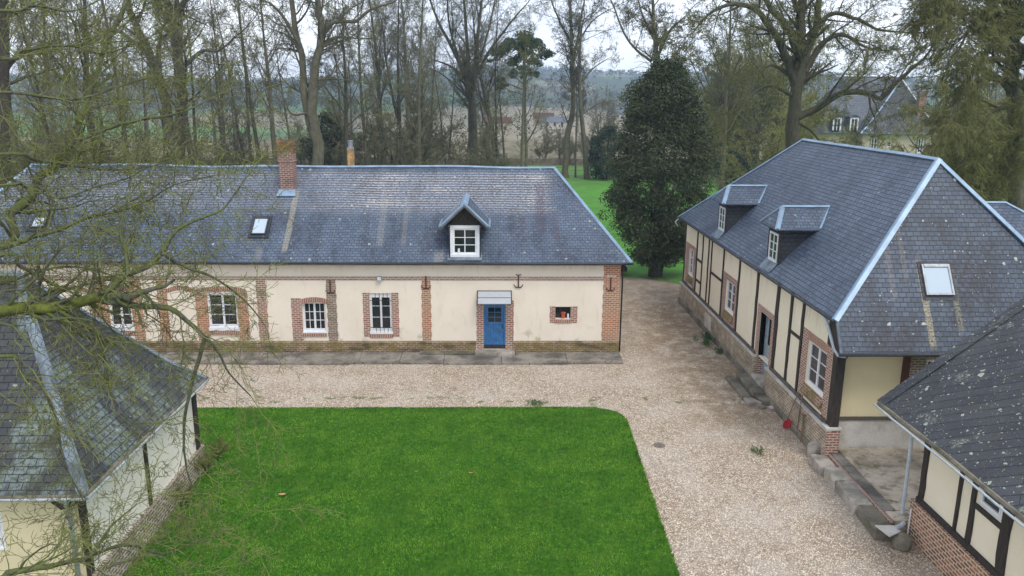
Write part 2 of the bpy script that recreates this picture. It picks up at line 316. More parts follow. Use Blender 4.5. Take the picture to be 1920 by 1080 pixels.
def bark(name, a, b, moss, mossc=(.13, .16, .02), sc=3.0):
    t = NT(name); P = t.obj(); rnd = t.n('ObjectInfo').outputs['Random']
    g = t.noise(t.map(P, (1, 1, .3)), sc*2, 5, .7); m_ = t.noise(P, sc*.8, 5, .65)
    k = t.mix(t.ramp(g, .3, .7), a, b)
    nz_ = t.n('SeparateXYZ', {0: t.n('NewGeometry').outputs['Normal']}).outputs[2]
    mk = t.math('MULTIPLY', t.ramp(t.math('ADD', m_, t.math('MULTIPLY', nz_, .12)), .44, .62), moss)
    k = t.mix(mk, k, t.mix(g, mossc, (mossc[0]*.45, mossc[1]*.5, mossc[2]*.5)))
    k = t.n('HueSaturation', {'Value': t.ramp(rnd, 0, 1, .72, 1.2), 'Color': k}).outputs[0]
    t.col(k, .9); t.bump(g, .5, .03); MAT[name] = t.m
bark('bark_wood', (.07, .062, .045), (.17, .15, .10), .55, (.10, .105, .03))
bark('twig_bright', (.15, .15, .05), (.30, .29, .10), .5, (.30, .31, .08))
bark('bark_oak', (.04, .034, .024), (.105, .09, .062), .55, (.085, .09, .025))
bark('bark_pale', (.10, .09, .062), (.21, .19, .13), .45, (.13, .13, .045))
bark('twig_wood', (.11, .10, .065), (.20, .185, .12), .5, (.18, .185, .06))
bark('twig_olive', (.12, .12, .035), (.22, .215, .065), .5, (.24, .25, .06))
bark('bark_dark', (.03, .025, .02), (.075, .062, .048), .4, (.08, .085, .03))
bark('bark_near', (.05, .045, .032), (.20, .195, .15), .75, (.19, .24, .04), 9.0)
bark('bark_mossy', (.05, .05, .02), (.12, .13, .03), 1.0, (.17, .195, .025), 9.0)
bark('twig_near', (.05, .045, .028), (.19, .18, .095), .75, (.27, .31, .06), 5.0)
def leafmat(name, a, b, c_, rough=.55):
    t = NT(name); P = t.pos(); f = t.noise(P, 1.6, 5, .65); g = t.noise(P, 13, 3)
    k = t.mix(t.ramp(f, .35, .65), a, b); k = t.mix(t.ramp(g, .5, .7, 0, .6), k, c_)
    t.col(k, rough); t.b.inputs['Specular IOR Level'].default_value = .35; MAT[name] = t.m
leafmat('ivy_leaf', (.026, .042, .020), (.06, .078, .032), (.15, .14, .075))
leafmat('pine_leaf', (.022, .045, .02), (.045, .075, .028), (.07, .09, .035))
leafmat('holly_leaf', (.015, .035, .015), (.03, .055, .02), (.05, .075, .03))
leafmat('bud_leaf', (.15, .15, .045), (.22, .215, .07), (.34, .30, .13), .8)
leafmat('scrub_leaf', (.07, .07, .035), (.13, .12, .06), (.18, .155, .085), .9)
leafmat('far_leaf', (.04, .044, .03), (.075, .07, .045), (.09, .10, .05), .9)
leafmat('weed_leaf', (.03, .09, .02), (.05, .14, .03), (.09, .13, .04), .7)
# ------------------------------------------------------------------ mesh helpers
class MB:
    def __init__(s, M=None): s.v = []; s.f = []; s.un = {}; s.M = M
    def p(s, q):
        q = Vector(q)
        if s.M: q = s.M(q)
        s.v.append(tuple(q)); return len(s.v)-1
    def poly(s, pts): s.f.append([s.p(q) for q in pts]); return s
    def box(s, a0, a1, b0, b1, c0, c1, top_in=0):
        i = [s.p(q) for q in ((a0, b0, c0), (a1, b0, c0), (a1, b1, c0), (a0, b1, c0), (a0, b0, c1), (a1, b0, c1), (a1, b1, c1), (a0, b1, c1))]
        for q in ((0, 3, 2, 1), (4, 5, 6, 7), (0, 1, 5, 4), (1, 2, 6, 5), (2, 3, 7, 6), (3, 0, 4, 7)): s.f.append([i[k] for k in q])
        return s
    def prism(s, pts, d):                          # extrude polygon by vector d
        d = Vector(d); n = len(pts); a = [s.p(q) for q in pts]; b = [s.p(Vector(q)+d) for q in pts]
        s.f.append(a[::-1]); s.f.append(b)
        for k in range(n): s.f.append([a[k], a[(k+1) % n], b[(k+1) % n], b[k]])
        return s
    def tube(s, pts, rad, n=6, cap=True):
        pts = [Vector(q) for q in pts]; m = len(pts)
        if not hasattr(rad, '__len__'): rad = [rad]*m
        rings = []; u = None
        for k in range(m):
            t = (pts[min(k+1, m-1)]-pts[max(k-1, 0)])
            if t.length < 1e-9: t = Vector((0, 0, 1))
            t.normalize()
            if u is None:
                u = t.cross(Vector((0, 0, 1)) if abs(t.z) < .9 else Vector((1, 0, 0)))
            u = u - t*u.dot(t)
            if u.length < 1e-6: u = t.orthogonal()
            u.normalize(); w_ = t.cross(u)
            r = rad[k]; rings.append([s.p(pts[k]+(u*math.cos(2*PI*j/n)+w_*math.sin(2*PI*j/n))*r) for j in range(n)])
        for k in range(m-1):
            a, b = rings[k], rings[k+1]
            for j in range(n): s.f.append([a[j], a[(j+1) % n], b[(j+1) % n], b[j]])
        if cap: s.f.append(rings[0][::-1]); s.f.append(rings[-1])
        return s
    def quad_dir(s, c, a, b):                      # leaf quad: centre and two half-vectors
        s.f.append([s.p(c-a-b), s.p(c+a-b), s.p(c+a+b), s.p(c-a+b)])
    def build(s, name, mat, parent=None, smooth=False, bevel=0, flat_uv=True):
        me = bpy.data.meshes.new(name)
        off = parent_origin(parent)
        V = np.array(s.v, dtype=np.float64).reshape(-1, 3)
        me.from_pydata([tuple(x) for x in (V-np.array(off))], [], s.f)
        if flat_uv:
            uvl = me.uv_layers.new(name='UVMap'); nl = len(me.loops)
            li = np.empty(nl, dtype=np.int32); me.loops.foreach_get('vertex_index', li)
            nf = len(me.polygons); nrm = np.empty(nf*3); me.polygons.foreach_get('normal', nrm); nrm = nrm.reshape(-1, 3)
            for k_, n_ in s.un.items(): nrm[k_] = n_
            tot = np.empty(nf, dtype=np.int32); me.polygons.foreach_get('loop_total', tot)
            N = np.repeat(nrm, tot, axis=0)
            ud = np.stack([-N[:, 1], N[:, 0], np.zeros(nl)], 1); l = np.linalg.norm(ud, axis=1)
            flat = l < .05; ud[flat] = (1, 0, 0); l[flat] = 1; ud /= l[:, None]
            vd = np.cross(N, ud); vd[flat] = (0, 1, 0)
            P = V[li]; uvs = np.stack([(P*ud).sum(1), (P*vd).sum(1)], 1).astype(np.float32)
            # make the v direction point up the slope and u run the same way on every face
            sgn = np.where(vd[:, 2] < 0, -1, 1); uvs[:, 1] *= sgn
            uvl.data.foreach_set('uv', uvs.ravel())
        if smooth: me.polygons.foreach_set('use_smooth', [True]*len(me.polygons))
        me.materials.append(MAT[mat]); me.update()
        o = bpy.data.objects.new(name, me); C.objects.link(o)
        o.location = (0, 0, 0)
        if parent is not None: o.parent = parent
        if bevel:
            b = o.modifiers.new('bevel', 'BEVEL'); b.width = bevel; b.segments = 2; b.limit_method = 'ANGLE'
        return o
ORG = {}
def parent_origin(p):
    o = Vector((0, 0, 0))
    while p is not None: o += p.location; p = p.parent
    return tuple(o)
def thing(name, label, cat, loc=(0, 0, 0), group=None):
    o = bpy.data.objects.new(name, None); C.objects.link(o); o.empty_display_size = .3
    o.location = loc; o['label'] = label; o['category'] = cat
    if group: o['group'] = group
    return o
def tag(o, label, cat, group=None):
    o['label'] = label; o['category'] = cat
    if group: o['group'] = group
    return o
def struct(o): o['kind'] = 'structure'; return o
def rebase(o, loc):                                # put a single mesh's origin at its foot
    o.data.transform(Matrix.Translation(-Vector(loc))); o.location = loc; return o
def frame(o, u, v, n):
    o, u, v, n = Vector(o), Vector(u), Vector(v), Vector(n)
    return lambda q: o+u*q[0]+v*q[1]+n*q[2]
def wall_open(mb, a0, a1, b0, b1, holes, depth=.22):   # wall face with real openings and reveals (local a,b ; c=0)
    A = sorted(set([a0, a1]+[h[0] for h in holes]+[h[1] for h in holes])); B = sorted(set([b0, b1]+[h[2] for h in holes]+[h[3] for h in holes]))
    for i in range(len(A)-1):
        for j in range(len(B)-1):
            ca, cb = (A[i]+A[i+1])/2, (B[j]+B[j+1])/2
            if any(h[0] < ca < h[1] and h[2] < cb < h[3] for h in holes): continue
            mb.poly([(A[i], B[j], 0), (A[i+1], B[j], 0), (A[i+1], B[j+1], 0), (A[i], B[j+1], 0)])
    for h in holes:
        x0, x1, y0, y1 = h[:4]; d = -(h[4] if len(h) > 4 else depth)
        mb.poly([(x0, y0, 0), (x0, y1, 0), (x0, y1, d), (x0, y0, d)]); mb.poly([(x1, y0, 0), (x1, y0, d), (x1, y1, d), (x1, y1, 0)])
        mb.poly([(x0, y1, 0), (x1, y1, 0), (x1, y1, d), (x0, y1, d)]); mb.poly([(x0, y0, 0), (x0, y0, d), (x1, y0, d), (x1, y0, 0)])
def window(root, F, x0, x1, y0, y1, d, leaves=2, rows=3, cols=1, fw=.055, mat='pvc', glass='glass', sill=0.0, label=None, name='window'):
    mb = MB(F); y0s = y0+sill
    mb.box(x0, x1, y0s-.0, y0s+fw*1.5, -d, -d+.07); mb.box(x0, x1, y1-fw, y1, -d, -d+.07)
    mb.box(x0, x0+fw, y0s+fw*1.5, y1-fw, -d, -d+.07); mb.box(x1-fw, x1, y0s+fw*1.5, y1-fw, -d, -d+.07)
    X0, X1, Y0, Y1 = x0+fw, x1-fw, y0s+fw*1.5, y1-fw; lw = (X1-X0)/leaves
    for k in range(leaves):
        a0, a1 = X0+k*lw, X0+(k+1)*lw; s_ = fw*.8
        mb.box(a0+.002, a0+s_, Y0, Y1, -d+.01, -d+.085); mb.box(a1-s_, a1-.002, Y0, Y1, -d+.01, -d+.085)
        mb.box(a0+s_, a1-s_, Y0, Y0+s_, -d+.01, -d+.085); mb.box(a0+s_, a1-s_, Y1-s_, Y1, -d+.01, -d+.085)
        for r in range(1, rows):
            yy = Y0+s_+(Y1-Y0-2*s_)*r/rows; mb.box(a0+s_, a1-s_, yy-.013, yy+.013, -d+.02, -d+.062)
        for c_ in range(1, cols):
            xx = a0+s_+(a1-a0-2*s_)*c_/cols; mb.box(xx-.013, xx+.013, Y0+s_, Y1-s_, -d+.024, -d+.058)
    if sill: mb.box(x0-.03, x1+.03, y0, y0s, -d, .03)
    o = mb.build(name, mat, root)
    g = MB(F); g.box(x0+.01, x1-.01, y0s+.01, y1-.01, -d-.03, -d+.035)
    g.build('pane', glass, o)
    if label: o['label'] = label
    return o
def jamb(mb, x0, x1, y0, y1, c0=-.01, c1=.016, tooth=.05, side=0, step=.23):
    y = y0; k = 0
    while y < y1-.02:
        h = min(step, y1-y); e = tooth if k % 2 else 0
        l = e if side in (0, -1) else 0; r = e if side in (0, 1) else 0
        mb.box(x0-l, x1+r, y, y+h, c0, c1); y += h; k += 1
def arch(mb, x0, x1, y0, h, rise, c0=-.01, c1=.02, n=10):
    for k in range(n):
        t0, t1 = k/n, (k+1)/n; r = lambda t: rise*(1-(2*t-1)**2)
        a0, a1 = x0+(x1-x0)*t0, x0+(x1-x0)*t1
        pts = [(a0, y0+r(t0), c1), (a1, y0+r(t1), c1), (a1, y0+h+r(t1), c1), (a0, y0+h+r(t0), c1)]
        mb.poly(pts)
        mb.poly([(a0, y0+r(t0), c0), (a1, y0+r(t1), c0), (a1, y0+r(t1), c1), (a0, y0+r(t0), c1)])
        mb.poly([(a1, y0+h+r(t1), c0), (a0, y0+h+r(t0), c0), (a0, y0+h+r(t0), c1), (a1, y0+h+r(t1), c1)])
    mb.poly([(x0, y0, c0), (x0, y0, c1), (x0, y0+h, c1), (x0, y0+h, c0)]); mb.poly([(x1, y0, c0), (x1, y0+h, c0), (x1, y0+h, c1), (x1, y0, c1)])
def wavy(p, amp, sc=.35):
    from mathutils import noise
    return amp*noise.noise(Vector(p)*sc)
def roof_plane(mb, A, B, Cc, D, nu=40, nv=16, sag=.05, th=.05, uvn=None):
    # A,B eave left/right ; Cc,D ridge right/left ; a slightly uneven surface
    A, B, Cc, D = map(Vector, (A, B, Cc, D)); n = (B-A).cross(D-A)
    if n.length < 1e-6: n = (B-A).cross(Cc-A)
    n.normalize()
    idx = []
    for j in range(nv+1):
        row = []
        for i in range(nu+1):
            u, v = i/nu, j/nv
            p = (A.lerp(B, u)).lerp(D.lerp(Cc, u), v)
            e = min(1, 5*v, 5*(1-v))*1.0
            p = p + n*(wavy(p, sag)*e - .6*sag*math.sin(PI*v)*.8)
            row.append(mb.p(p))
        idx.append(row)
    for j in range(nv):
        for i in range(nu):
            mb.un[len(mb.f)] = tuple(uvn or n); mb.f.append([idx[j][i], idx[j][i+1], idx[j+1][i+1], idx[j+1][i]])
def strip(mb, pts, wid, th, up=(0, 0, 1)):          # flat-ish capping strip along a polyline (zinc hips and ridges)
    pts = [Vector(p) for p in pts]; U = Vector(up)
    rows = []
    for k, p in enumerate(pts):
        t = (pts[min(k+1, len(pts)-1)]-pts[max(k-1, 0)]).normalized(); s_ = t.cross(U).normalized(); n = s_.cross(t).normalized()
        rows.append([mb.p(p-s_*wid-n*wid*.42+n*.01), mb.p(p-s_*wid*.18+n*th), mb.p(p+s_*wid*.18+n*th), mb.p(p+s_*wid-n*wid*.42+n*.01), mb.p(p-n*.12)])
    for a, b in zip(rows, rows[1:]):
        for j in range(5): mb.f.append([a[j], b[j], b[(j+1) % 5], a[(j+1) % 5]])
    mb.f.append(rows[0]); mb.f.append(rows[-1][::-1])
# ------------------------------------------------------------------ setting
def terrain_h(x, y):
    if y < 330: return 0.0
    t_ = min(1, (y-330)/1250.0); t_ = t_*t_*(3-2*t_)
    return t_*(46+13*math.sin(x*.0042+.9)+6*math.sin(x*.0105+2)) 
mb = MB(); ys = [-80, 0, 60, 110, 150, 200, 260, 330]+[330+55*k for k in range(1, 27)]; xs = [-1400+56*k for k in range(51)]
idx = [[mb.p((x, y, terrain_h(x, y)-.012)) for x in xs] for y in ys]
for j in range(len(ys)-1):
    for i in range(len(xs)-1): mb.f.append([idx[j][i], idx[j][i+1], idx[j+1][i+1], idx[j+1][i]])
struct(mb.build('ground', 'countryside', smooth=True))
# gravel court and drive : irregular outline
random.seed(3)
out = [(-30, -4), (13.5, -4), (13.5, 24.5), (11.6, 24.6), (11.6, 46.6)]
y = 46.8; x = 11.9
for px_, py_ in ((12.6, 49.6), (11.8, 50.6), (10.9, 51.3), (9.9, 51.7), (8.8, 52.2), (8.4, 56), (2, 57), (-3, 55.5), (-3, 46), (6, 45.5), (6, 36), (-30, 36)): out.append((px_, py_))
fin = []
for a, b in zip(out, out[1:]+out[:1]):
    n = max(1, int(math.dist(a, b)/.8))
    for k in range(n):
        t_ = k/n; q = (a[0]+(b[0]-a[0])*t_, a[1]+(b[1]-a[1])*t_)
        j = .14 if q[1] > 46 else 0
        fin.append((q[0]+random.uniform(-j, j), q[1]+random.uniform(-j, j)))
mb = MB(); mb.poly([(x, y, 0) for x, y in fin]); struct(mb.build('gravel_court', 'gravel'))
# lawn: slightly raised sheet with a soft edge
lp = [(-12.6, 4.0), (4.6, 4.0), (4.68, 17.9), (4.82, 23.5), (4.95, 28.0)]
for k in range(1, 6):
    a = k/5*PI/2; lp.append((4.95-1.1*(1-math.cos(a)), 28.0+1.1*math.sin(a)))
lp += [(-2, 29.1), (-8, 29.02), (-12.6, 28.98)]
fin = []
for a, b in zip(lp, lp[1:]+lp[:1]):
    n = max(1, int(math.dist(a, b)/.25))
    for k in range(n):
        t_ = k/n; w_ = .05*math.sin(len(fin)*.37)*math.sin(len(fin)*.11+1); fin.append((a[0]+(b[0]-a[0])*t_+random.uniform(-.03, .03)+w_, a[1]+(b[1]-a[1])*t_+random.uniform(-.03, .03)+w_))
LAWN = fin
mb = MB(); mb.poly([(x, y, .03) for x, y in fin])
for k in range(len(fin)):
    a, b = fin[k], fin[(k+1) % len(fin)]; mb.f.append([mb.p((a[0], a[1], -.02)), mb.p((b[0], b[1], -.02)), mb.p((b[0], b[1], .03)), mb.p((a[0], a[1], .03))])
struct(mb.build('lawn', 'lawn'))
# grass blades (one uncountable mass)
def blades():
    rng = np.random.default_rng(4); n = 150000
    x = rng.uniform(-12.4, 4.9, n); y = 29.05-(rng.random(n)**1.0)*13.5
    lim = np.interp(y, [4, 17.9, 23.5, 28, 29.1], [4.62, 4.7, 4.84, 4.9, 3.9]); k = x < lim; x, y = x[k], y[k]; n = len(x)
    # a fringe that hangs over the edge
    ne = 5000; ye = rng.uniform(15, 28, ne); xe = np.interp(ye, [4, 17.9, 23.5, 28], [4.6, 4.68, 4.82, 4.95])+rng.normal(0, .03, ne)
    nf_ = 5000; xf = rng.uniform(-12.4, 4.0, nf_); yf = 29.06+rng.normal(0, .03, nf_)
    x = np.concatenate([x, xe, xf]); y = np.concatenate([y, ye, yf]); n = len(x)
    cl = .5+.5*np.sin(x*1.3+np.sin(y*.9)*2)*np.cos(y*1.1+np.sin(x*.7)*1.5)
    h = rng.uniform(.03, .06, n)*(.75+.5*cl); a = rng.uniform(0, 2*PI, n); wd = rng.uniform(.008, .018, n)
    lean = rng.normal(0, .03, (n, 2))
    v = np.zeros((n, 3, 3)); v[:, 0] = np.stack([x-wd*np.cos(a), y-wd*np.sin(a), np.full(n, .02)], 1); v[:, 1] = np.stack([x+wd*np.cos(a), y+wd*np.sin(a), np.full(n, .02)], 1)
    v[:, 2] = np.stack([x+lean[:, 0], y+lean[:, 1], .03+h], 1)
    me = bpy.data.meshes.new('lawn_grass'); me.vertices.add(3*n); me.vertices.foreach_set('co', v.ravel().astype(np.float32))
    me.loops.add(3*n); me.loops.foreach_set('vertex_index', np.arange(3*n, dtype=np.int32)); me.polygons.add(n); me.polygons.foreach_set('loop_start', np.arange(0, 3*n, 3, dtype=np.int32))
    me.update(); me.validate(); me.materials.append(MAT['grass_blade']); o = bpy.data.objects.new('lawn_grass', me); C.objects.link(o); o['kind'] = 'stuff'
    tag(o, 'short bright green mown grass covering the courtyard lawn', 'grass')
blades()
# concrete pavement along the long house
mb = MB(); random.seed(5); x = -22.0
while x < 5.9:
    w_ = random.uniform(1.8, 3.2); x1 = min(x+w_, 5.9); e = random.uniform(-.05, .05)
    mb.box(x, x1-.015, 34.28+e, 35.80, -.02, .11+random.uniform(-.015, .01)); x = x1
struct(mb.build('pavement', 'pavement', bevel=.02))
# ================================================================== THE LONG HOUSE
D0 = 35.88
house = thing('long_house', 'long low cream rendered house with brick piers, slate roof and a blue front door', 'house', (-10, D0, 0))
F = frame((0, D0, 0), (1, 0, 0), (0, 0, 1), (0, -1, 0))
holes = [(-9.08, -7.98, 1.02, 2.52, .26), (-5.91, -4.88, .98, 2.96, .2), (-13.44, -12.07, 1.14, 2.94, .2), (-18.02, -16.96, 1.14, 2.96, .2), (-.56, .47, .22, 2.44, .14), (2.82, 3.55, 1.71, 2.31, .3)]
mb = MB(F); wall_open(mb, -25.9, 5.8, -.05, 4.56, holes)
mb.M = None
mb.poly([(5.8, D0, -.05), (5.8, 44.9, -.05), (5.8, 44.9, 4.56), (5.8, D0, 4.56)]); mb.poly([(-25.9, D0, -.05), (-25.9, D0, 4.56), (-25.9, 44.9, 4.56), (-25.9, 44.9, -.05)])
mb.poly([(5.8, 44.9, -.05), (-25.9, 44.9, -.05), (-25.9, 44.9, 4.56), (5.8, 44.9, 4.56)])
mb.build('wall', 'render_cream', house)
# plinth
for x0, x1, m_ in ((-25.9, -.93, 'brick_mossy'), (.86, 5.87, 'brick_mossy')):
    mb = MB(F); mb.prism([(x0, -.05, -.01), (x1, -.05, -.01), (x1, -.05, .09), (x0, -.05, .09)], (0, .62, 0))
    mb.prism([(x0, .57, .085), (x0, .64, .02), (x0, .57, -.01)], (x1-x0, 0, 0)); o = mb.build('plinth', m_, house); o['label'] = 'mossy brick plinth with crumbling joints' 
mb = MB(F); mb.box(-25.9, 5.86, 4.30, 4.40, -.01, .05); mb.box(-25.9, 5.88, 4.40, 4.52, -.01, .10); mb.build('cornice', 'brick', house)
mb = MB(F); mb.box(-25.9, 5.05, 3.60, 3.665, -.01, .03); mb.box(-25.9, 5.05, 3.705, 3.77, -.01, .03)
mb.build('string_course', 'brick', house)
mb = MB(F); mb.box(-25.9, 5.05, 3.667, 3.703, -.01, .015); mb.build('string_course', 'plaster_white', house)
for x0, x1, z0, z1, m_, sd_ in ((5.06, 5.82, .62, 4.3, 'brick_warm', -1), (-3.45, -3.05, .62, 3.78, 'brick_warm', 0), (-7.88, -7.46, .62, 3.62, 'brick_grey', 0), (-11.13, -10.7, .62, 3.62, 'brick', 0), (-15.72, -15.3, .62, 3.62, 'brick_warm', 0), (-22.4, -22.0, .62, 3.62, 'brick', 0)):
    mb = MB(F); jamb(mb, x0, x1, z0, z1, side=sd_, tooth=.025, c1=.022); mb.build('brick_pier', m_, house)
mb = MB(); y_ = .0
mb.box(5.79, 5.845, D0+.0, 44.9, .6, 4.5); mb.build('side_brickwork', 'brick_warm', house)
# window surrounds
def surround(x0, x1, z0, z1, jl, jr, jz0, jz1l, jz1r, m_='brick', sill=None, archd=None, sm='brick_soldier'):
    if jl: mb = MB(F); jamb(mb, x0-jl, x0-.001, jz0, jz1l, side=-1, tooth=.015); mb.build('brick_jamb', m_, house)
    if jr: mb = MB(F); jamb(mb, x1+.001, x1+jr, jz0, jz1r, side=1, tooth=.015); mb.build('brick_jamb', m_, house)
    if sill: mb = MB(F); mb.box(x0-.02, x1+.02, sill[0], sill[1], -.01, .05); mb.build('brick_sill', sm, house)
    mb = MB(F)
    if archd: arch(mb, x0-archd[0], x1+archd[1], archd[2], archd[3], archd[4])
    if mb.f: mb.build('brick_arch', sm, house)
surround(-9.08, -7.98, 1.02, 2.52, .48, 0, .62, 2.72, 0, archd=(.02, .1, 2.43, .24, .1), sill=(.86, 1.0))
surround(-5.91, -4.88, .98, 2.96, .30, .32, .84, 2.98, 2.98, sill=(.80, .97))
surround(-13.44, -12.07, 1.14, 2.94, .55, .49, .62, 3.1, 3.1, 'brick_warm', archd=(.5, .45, 2.9, .24, .14), sill=(.95, 1.12))
surround(-18.02, -16.96, 1.14, 2.96, .79, .5, .62, 3.62, 3.62, 'brick_warm', archd=(.05, .05, 3.0, .24, .1), sill=(.95, 1.12))
surround(2.82, 3.55, 1.71, 2.31, .26, .30, 1.53, 2.33, 2.33, sill=(1.53, 1.70))
surround(-.56, .47, .22, 2.44, .34, .37, .22, 2.62, 2.62)
for x0, x1 in ((-15.3, -13.98), (-20.7, -18.83)):
    mb = MB(F); arch(mb, x0, x1, 2.92, .22, .18); mb.build('brick_arch', 'brick_soldier', house)
# windows
window(house, F, -9.08, -7.98, 1.02, 2.52, .24, 2, 3, 2, sill=.05)
w3 = window(house, F, -5.91, -4.88, .98, 2.96, .16, 2, 3, 1, sill=.12)
mb = MB(F)
for k in range(4): x = -5.66+k*.185+.0*k; mb.tube([(x+.03, .93, .02), (x+.03, 2.97, .02)], .012, 5)
for zz in (1.3, 2.62): mb.box(-5.9, -4.89, zz-.012, zz+.012, .008, .03)
mb.build('window_bars', 'iron', w3)
window(house, F, -13.44, -12.07, 1.14, 2.94, .15, 2, 3, 1, sill=.16)
window(house, F, -18.02, -16.96, 1.14, 2.96, .15, 2, 3, 1, sill=.16)
mb = MB(F); mb.box(-18.0, -16.98, 2.72, 2.95, -.14, -.05); mb.build('shutter_box', 'pvc', house)
mb = MB(F); mb.box(-5.90, -4.89, 2.74, 2.95, -.155, -.07); mb.build('shutter_box', 'pvc', house)
# little window with its pot
w4 = MB(F); w4.box(2.83, 3.54, 1.72, 1.75, -.27, -.23); w4.box(2.83, 3.54, 2.27, 2.30, -.27, -.23); w4.box(2.83, 2.86, 1.75, 2.27, -.27, -.23); w4.box(3.51, 3.54, 1.75, 2.27, -.27, -.23); w4.box(3.05, 3.07, 1.75, 2.27, -.27, -.24); w4.box(3.30, 3.32, 1.75, 2.27, -.27, -.24)
w4 = w4.build('window', 'timber', house); g = MB(F); g.box(2.83, 3.54, 1.72, 2.30, -.3, -.26); g.build('pane', 'glass', w4)
def pot(x, h, r, lab):
    mb = MB(); y = D0+.13; z = 1.712
    mb.tube([(x, y, z), (x, y, z+h*.8), (x, y, z+h*.8), (x, y, z+h)], [r*.7, r, r*1.15, r*1.15], 12)
    o = rebase(mb.build('flower_pot', 'terracotta', smooth=False), (x, y, z)); return tag(o, lab, 'flower pot')
pot(3.2, .3, .10, 'red flower pot standing on the sill of the small square brick-edged window')
mb = MB(); mb.tube([(3.43, D0+.12, 1.712), (3.43, D0+.12, 1.9), (3.43, D0+.12, 1.95)], [.05, .05, .03], 10); tag(rebase(mb.build('jar', 'lamp_lens'), (3.43, D0+.12, 1.712)), 'small pale jar at the right end of the small square window sill', 'jar')
# blue door
mb = MB(F); mb.box(-.56, -.47, .42, 2.43, -.13, -.02); mb.box(.38, .47, .42, 2.43, -.13, -.02); mb.box(-.47, .38, 2.35, 2.43, -.13, -.02); mb.build('door_frame', 'paint_blue', house, bevel=.006)
mb = MB(F); X0, X1 = -.465, .375
mb.box(X0, X1, .42, .58, -.11, -.055); mb.box(X0, X0+.11, .58, 2.345, -.11, -.055); mb.box(X1-.11, X1, .58, 2.345, -.11, -.055); mb.box(X0+.11, X1-.11, 1.44, 1.55, -.11, -.055); mb.box(X0+.11, X1-.11, 2.25, 2.345, -.11, -.055)
for k in range(5): a = X0+.11+k*.124; mb.box(a+.004, a+.120, .58, 1.44, -.105, -.075)
mb.box(-.058, -.032, 1.55, 2.25, -.10, -.06)
for zz in (1.78, 2.02): mb.box(X0+.11, X1-.11, zz-.012, zz+.012, -.098, -.064)
door = mb.build('door', 'paint_blue', house, bevel=.005)
mb = MB(F); mb.box(X0+.1, X1-.1, 1.54, 2.26, -.094, -.082); mb.build('pane', 'glass', door)
mb = MB(F); mb.box(.31, .345, 1.22, 1.46, -.058, -.045); mb.tube([(.33, 1.36, -.05), (.33, 1.36, -.005), (.24, 1.36, -.005)], .011, 6); mb.build('handle', 'iron', door)
mb = MB(F); mb.box(-.56, .47, .235, .41, -.14, -.04); mb.build('threshold', 'timber', house)
step = MB(); step.prism([(-.98, 35.86, 0), (-.98, 35.28, 0), (.9, 35.28, 0), (.9, 35.86, 0)], (0, 0, .225)); step.build('door_step', 'stone', house, bevel=.03)
mb = MB(); mb.box(-3.6, -1.0, 35.42, 35.8, .1, .17); mb.build('door_step', 'stone_mossy', house, bevel=.02)['label'] = 'low worn slab left of the door step'
# canopy over the door : clear sheet on iron brackets
cz = lambda y: 2.62+(y-35.18)*.68
mb = MB(); mb.poly([(-.84, 35.18, 2.62), (.72, 35.18, 2.62), (.72, 35.86, cz(35.86)), (-.84, 35.86, cz(35.86))])
for k in range(1): mb.prism([(-.84, 35.18, 2.6), (.72, 35.18, 2.6), (.72, 35.19, 2.63), (-.84, 35.19, 2.63)], (0, 0, .012))
cp = mb.build('door_canopy', 'acrylic', house)
sol = cp.modifiers.new('t', 'SOLIDIFY'); sol.thickness = .008
mb = MB()
for x in (-.85, .73):
    mb.tube([(x, 35.17, 2.62), (x, 35.86, cz(35.86)+.01)], .02, 6); mb.tube([(x, 35.86, cz(35.86)), (x, 35.86, 2.5)], .02, 6); mb.tube([(x, 35.17, 2.62), (x, 35.86, 2.52)], .016, 6)
for y in (35.17, 35.5, 35.85): mb.tube([(-.85, y, cz(y)+.012), (.73, y, cz(y)+.012)], .012 if y != 35.85 else .02, 5)
mb.build('bracket', 'iron', cp)
# iron wall ties
for x, zt in ((-7.70, 3.58), (-3.25, 3.80), (1.06, 3.86), (5.38, 3.72)):
    mb = MB(F); mb.box(x-.028, x+.028, zt-.62, zt, .024, .055)
    for s_ in (-1, 1): mb.tube([(x, zt-.60, .04), (x+s_*.1, zt-.60, .045), (x+s_*.17, zt-.54, .05), (x+s_*.22, zt-.44, .05)], [.03, .026, .022, .012], 6)
    if abs(x-1.06) < .1:
        for s_ in (-1, 1): mb.tube([(x, zt-.04, .04), (x+s_*.09, zt+.02, .05), (x+s_*.14, zt+.0, .05)], [.022, .018, .01], 6)
    mb.build('wall_tie', 'rust', house)
mb = MB(F); mb.box(5.2, 5.32, 3.75, 3.84, .02, .05); mb.box(5.5, 5.62, 3.74, 3.83, .02, .05); mb.box(5.36, 5.45, 3.78, 3.86, .02, .05); mb.build('mortar_patch', 'plaster_white', house)
# wall lamp
mb = MB(F); mb.box(-5.50, -5.28, 3.60, 3.80, .06, .2); mb.box(-5.42, -5.36, 3.65, 3.75, 0, .06); lam = mb.build('wall_lamp', 'steel_grey', house, bevel=.01)
mb = MB(F); mb.box(-5.48, -5.30, 3.62, 3.78, .2, .206); mb.build('lens', 'lamp_lens', lam)
